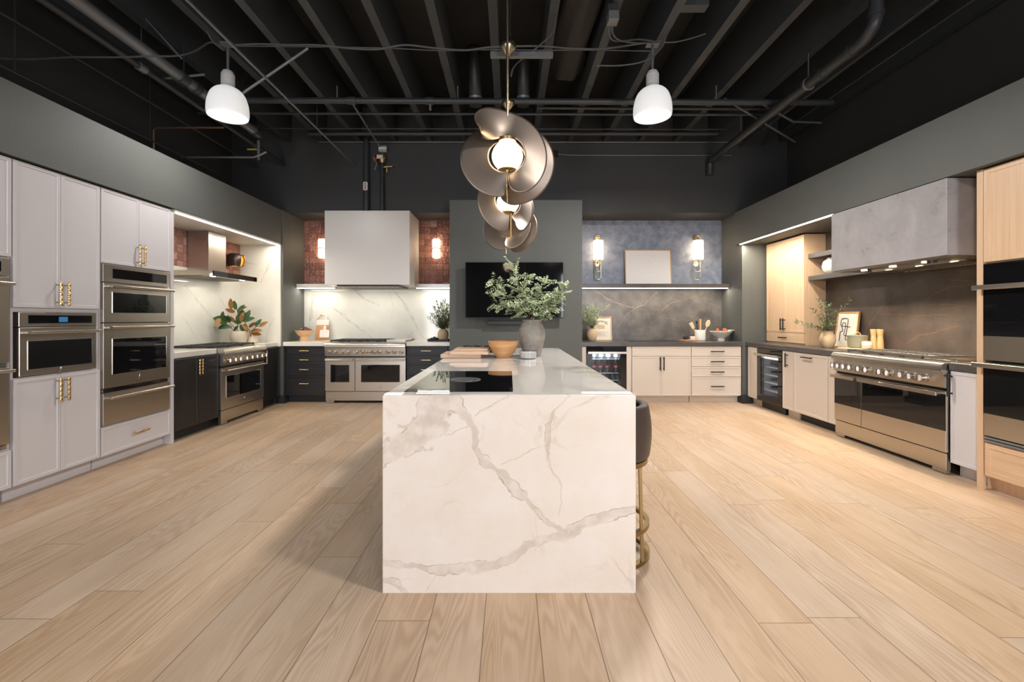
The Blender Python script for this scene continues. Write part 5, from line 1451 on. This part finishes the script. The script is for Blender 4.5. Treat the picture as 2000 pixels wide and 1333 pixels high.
wire('cable looping from the ceiling down to the left lamp bracket', [CP(370,0, 4.15), CP(392,30, 4.15), CP(402,55, 4.2), CP(415,80, 4.25), CP(437,98, 4.35)], .009)
wire('cable loop from the junction box towards the right lamp', [CP(1194,42, 3.9), CP(1189,62, 3.95), CP(1196,78, 4.0), CP(1215,80, 4.1), CP(1250,77, 4.2), CP(1285,82, 4.3)], .007)
wire('second cable loop from the junction box towards the right lamp', [CP(1199,42, 3.9), CP(1196,60, 3.95), CP(1205,76, 4.0), CP(1230,83, 4.1), CP(1262,84, 4.2), CP(1288,82, 4.3)], .007)
wire('loose cable end sticking out right of the right lamp', [CP(1296,83, 4.3), CP(1320,82, 4.3), CP(1350,75, 4.3), CP(1378,66, 4.3)], .006)
wire('cable drooping left of the right lamp stem', [CP(1300,72, 4.3), CP(1294,90, 4.35), CP(1275,110, 4.35), CP(1250,122, 4.35), CP(1210,128, 4.35), CP(1165,128, 4.35)], .007)
wire('curved cable beside the pendant rods', [CP(1080,0, 4.0), CP(1084,30, 4.0), CP(1080,62, 4.0), CP(1050,92, 4.0), CP(1020,115, 4.0), CP(1003,132, 4.0), CP(998,150, 4.0)], .008)
wire('straight black wire above the nearest pendant canopy', [CP(999,0, 3.6), CP(996,40, 3.62), CP(997,72, 3.64)], .006, M['black_metal'])
tag(MB().box(-.16, .365, 3.74, 3.78, 3.46, 3.50).build('strut_channel', GP), 'dark strut channel bridging two beams at the pendant canopies', 'strut')

# ------------------------------------------------------------------ high-bay lamps
def bay(x, y, label):
    t = thing('high_bay_lamp', label, 'ceiling lamp', (x, y, 3.25), 0, 'white high bay lamps')
    sh = MB().lathe([(p.x, p.y) for p in spline([(.178,0,0),(.184,.03,0),(.183,.09,0),(.173,.15,0),(.15,.215,0),(.11,.26,0),(.062,.28,0)], 5)], seg=56).build('shade', M['e_shade'], t)
    sh.modifiers.new('s', 'SOLIDIFY').thickness = .004
    MB().lathe([(0,.281),(.064,.281),(.064,.30),(.058,.31),(.058,.42),(.045,.445),(.022,.455),(0,.456)], seg=32).build('housing', M['white_plastic'], t)
    mb = MB()
    for k in range(9): mb.lathe([(.0585,.315+k*.011),(.061,.318+k*.011),(.061,.322+k*.011),(.0585,.325+k*.011)], seg=32)
    mb.build('fin', M['white_plastic'], t)
    MB().cyl((0,0,.4565), (0,0,.70), .013, seg=12).build('stem', GP, t)
    MB().box(-.06, .06, -.04, .04, .7002, .7195).build('bracket', GP, t)
    MB().ball((0,0,.17), .055, 1, 1, 1.5).build('bulb', M['e_shade'], t)
    return t
BAYS = [(-2.765, 4.4), (1.405, 4.4), (-2.765, 1.1), (1.405, 1.1), (-2.765, -2.2), (1.405, -2.2)]
bl = ['glowing white high bay lamp hanging at upper left of the photo', 'glowing white high bay lamp hanging right of the pendants', 'white high bay lamp in the row above the camera, left one', 'white high bay lamp in the row above the camera, right one',
      'white high bay lamp behind the camera, left one', 'white high bay lamp behind the camera, right one']
b0 = None
for (x, y), lab in zip(BAYS, bl):
    if b0 is None: b0 = bay(x, y, lab)
    else: dup(b0, (x, y, 3.25), label=lab)

# ------------------------------------------------------------------ pendants
def pendant():
    t = thing('pendant_light', 'nearest of the three bronze leaf pendants over the island', 'pendant light', (-.012, 2.6, 1.925), 0, 'bronze leaf pendants in a row over the island')
    C = Vector((0, 0, .29))
    MB().lathe([(0,1.575),(.012,1.50),(.02,1.49),(.062,1.535),(.066,1.56),(.06,1.575),(0,1.58)], seg=32).build('canopy', M['pale_gold'], t)
    MB().cyl((0,0,.395), (0,0,1.50), .0075, seg=12).build('rod', M['pale_gold'], t)
    MB().cyl((0,-.06,.0), (0,-.06,.185), .0075, seg=12).build('lower_rod', M['gold'], t)
    MB().lathe([(0,.385),(.05,.37),(.056,.385),(.03,.40),(0,.405)], seg=28).build('lamp_cap', M['old_brass'], t)
    MB().lathe([(0,.195),(.03,.19),(.055,.205),(.05,.215),(0,.205)], seg=28).build('lamp_foot', M['old_brass'], t)
    MB().lathe([(.0905*math.sin(PI*i/24)*(1.0-.10*max(0, -math.cos(PI*i/24))*0-.12*max(0, math.cos(PI*(1-i/24)))), .289-.0915*math.cos(PI*i/24)) for i in range(25)], seg=48).build('globe', M['e_globe'], t)
    def sheet(th0, th1, rin, rout, yf):
        def f(u, v):
            th = R(th0+(th1-th0)*u)
            ri = rin(u) if callable(rin) else rin
            ro = rout(u) if callable(rout) else rout
            r = ri+(ro-ri)*v
            return Vector((r*math.cos(th), yf(u, v), C.z-.002+r*math.sin(th)))
        return f
    S = lambda x: x*x*(3-2*x)
    def rnd_end(u, k):          # leaf corners are rounded
        q = min(1, u/k); return math.sqrt(max(0, 1-(1-q)**2))
    leaves = [
        # left leaf: pointed belly at the left, tucks behind at the top, lips forward at the bottom
        sheet(104, 274, .108, lambda u: .108+(.105+.045*math.sin(PI*u)+.03*S(u))*(.35+.65*rnd_end(u, .2))*(.55+.45*rnd_end(1-u, .10)), lambda u, v: .045*(1-u)-.05*u+v*(.06*(1-u)-.055*math.sin(PI*u*1.1))),
        # right leaf: scrolls forward over the top, runs round the right side to the bottom
        sheet(148, -88, lambda u: .102+.07*(1-rnd_end(u, .14)), lambda u: .102+.07*(1-rnd_end(u, .16))+(.160+.012*math.cos(2*PI*(u-.2))-.02*math.sin(PI*u))*rnd_end(u, .16)*(.5+.5*rnd_end(1-u, .10)), lambda u, v: -.03-.035*v+v*(-.13*S(max(0, (.30-u)/.30))+.10*math.sin(PI*u*1.05)-.05*S(max(0, (u-.8)/.2)))),
        # back leaf at the right
        sheet(78, -105, .105, lambda u: .105+(.13+.05*math.sin(PI*u))*(.3+.7*rnd_end(u, .2))*(.5+.5*rnd_end(1-u, .15)), lambda u, v: .06+.06*v-.05*v*math.sin(PI*u)+.05*u*v),
    ]
    for f in leaves:
        o = MB().grid(f, 150, 14).build('leaf_shade', M['bronze'], t, sharp=80)
        o.modifiers.new('s', 'SOLIDIFY').thickness = .0025
    return t
p0 = pendant()
p1 = dup(p0, (-.012, 3.64, 1.925), R(24), 'middle of the three bronze leaf pendants over the island')
p2 = dup(p0, (-.012, 4.60, 1.925), R(-20), 'farthest of the three bronze leaf pendants over the island')

# ------------------------------------------------------------------ light
def area(name, loc, size, power, col=(1,1,1), rot=(0,0,0), shape='RECTANGLE', sy=None, spread=180):
    l = bpy.data.lights.new(name, 'AREA'); l.shape = shape; l.size = size
    if sy: l.size_y = sy
    l.energy = power; l.color = col; l.spread = R(spread)
    o = bpy.data.objects.new(name, l); COL.objects.link(o); o.location = loc; o.rotation_euler = rot
    return o
def spot(name, loc, power, col, ang=110, blend=.6, r=.02, rot=(0,0,0)):
    l = bpy.data.lights.new(name, 'SPOT'); l.energy = power; l.color = col; l.spot_size = R(ang); l.spot_blend = blend; l.shadow_soft_size = r
    o = bpy.data.objects.new(name, l); COL.objects.link(o); o.location = loc; o.rotation_euler = rot
    return o
for k, (x, y) in enumerate(BAYS):
    area(f'bay_light_{k}', (x, y, 3.245), .34, BAYP[k], (1, .962, .925) if x > 0 else (1, .965, .93), shape='DISK')
area('left_niche_light', (-3.455, 5.63, 2.345), .03, 15, (1, .93, .82), sy=2.0)
area('left_hood_light', (-3.62, 5.735, 1.768), .05, 5, (1, .95, .84), sy=.7)
area('right_niche_light', (3.485, 5.77, 2.370), .03, 34, (1, .91, .76), sy=1.9)
for k, (a, b) in enumerate(((-3.36, -2.79), (-1.47, -.88))):
    area(f'shelf_light_{k}', ((a+b)/2, 7.18, 1.738), b-a, 2.6, (1, .95, .84), sy=.03)
area('long_shelf_light', (2.27, 7.16, 1.738), 2.4, 13.0, (1, .90, .74), sy=.03)
area('far_hood_fill', (-2.128, 7.05, 1.745), .9, 4.5, (1, .95, .86), sy=.2)  # fill added under the far hood to brighten the marble; hood has no lamp
for u in (-.366, -.03, .30):
    spot('hood_spot', (3.585, 4.16-u, 1.742), 44, (1, .87, .68), 130, .5, .025)
area('drinks_fridge_light', (1.4535, BY+.05, .80), .4, 8.0, (.86, .93, 1), sy=.02)
area('wine_fridge_light', (RX+.06, 6.135, .818), .02, 8.0, (.86, .93, 1), sy=.4)
for x in (-2.95, 2.95):
    o = area('window_portal', (x, -4.0, 1.6), 2.1, 1, rot=(HALF, 0, 0), sy=2.7); o.data.cycles.is_portal = True
w = bpy.data.worlds.new('shopfront daylight'); SC.world = w; w.use_nodes = True
bg = w.node_tree.nodes['Background']
bg.inputs[0].default_value = (.90, .93, 1.0, 1); bg.inputs[1].default_value = WORLD

# ------------------------------------------------------------------ camera
cd = bpy.data.cameras.new('camera'); co = bpy.data.objects.new('camera', cd); COL.objects.link(co)
co.location = (0, 0, 1.27); co.rotation_euler = (HALF, 0, 0)
cd.sensor_width = 36; cd.lens = 875/2000*36; cd.sensor_fit = 'HORIZONTAL'
cd.shift_x = 5/2000; cd.shift_y = -44.5/2000
cd.clip_start = .05; cd.clip_end = 60
SC.camera = co
vs = SC.view_settings
SC.display_settings.display_device = 'sRGB'
vs.view_transform = 'Standard'; vs.look = 'None'; vs.gamma = 1.0; vs.exposure = EXPO; vs.use_curve_mapping = False
cy = SC.cycles
cy.use_denoising = True
cy.max_bounces = 8; cy.diffuse_bounces = 4; cy.glossy_bounces = 4; cy.transparent_max_bounces = 8
cy.sample_clamp_indirect = 6.0
cy.caustics_reflective = False; cy.caustics_refractive = False
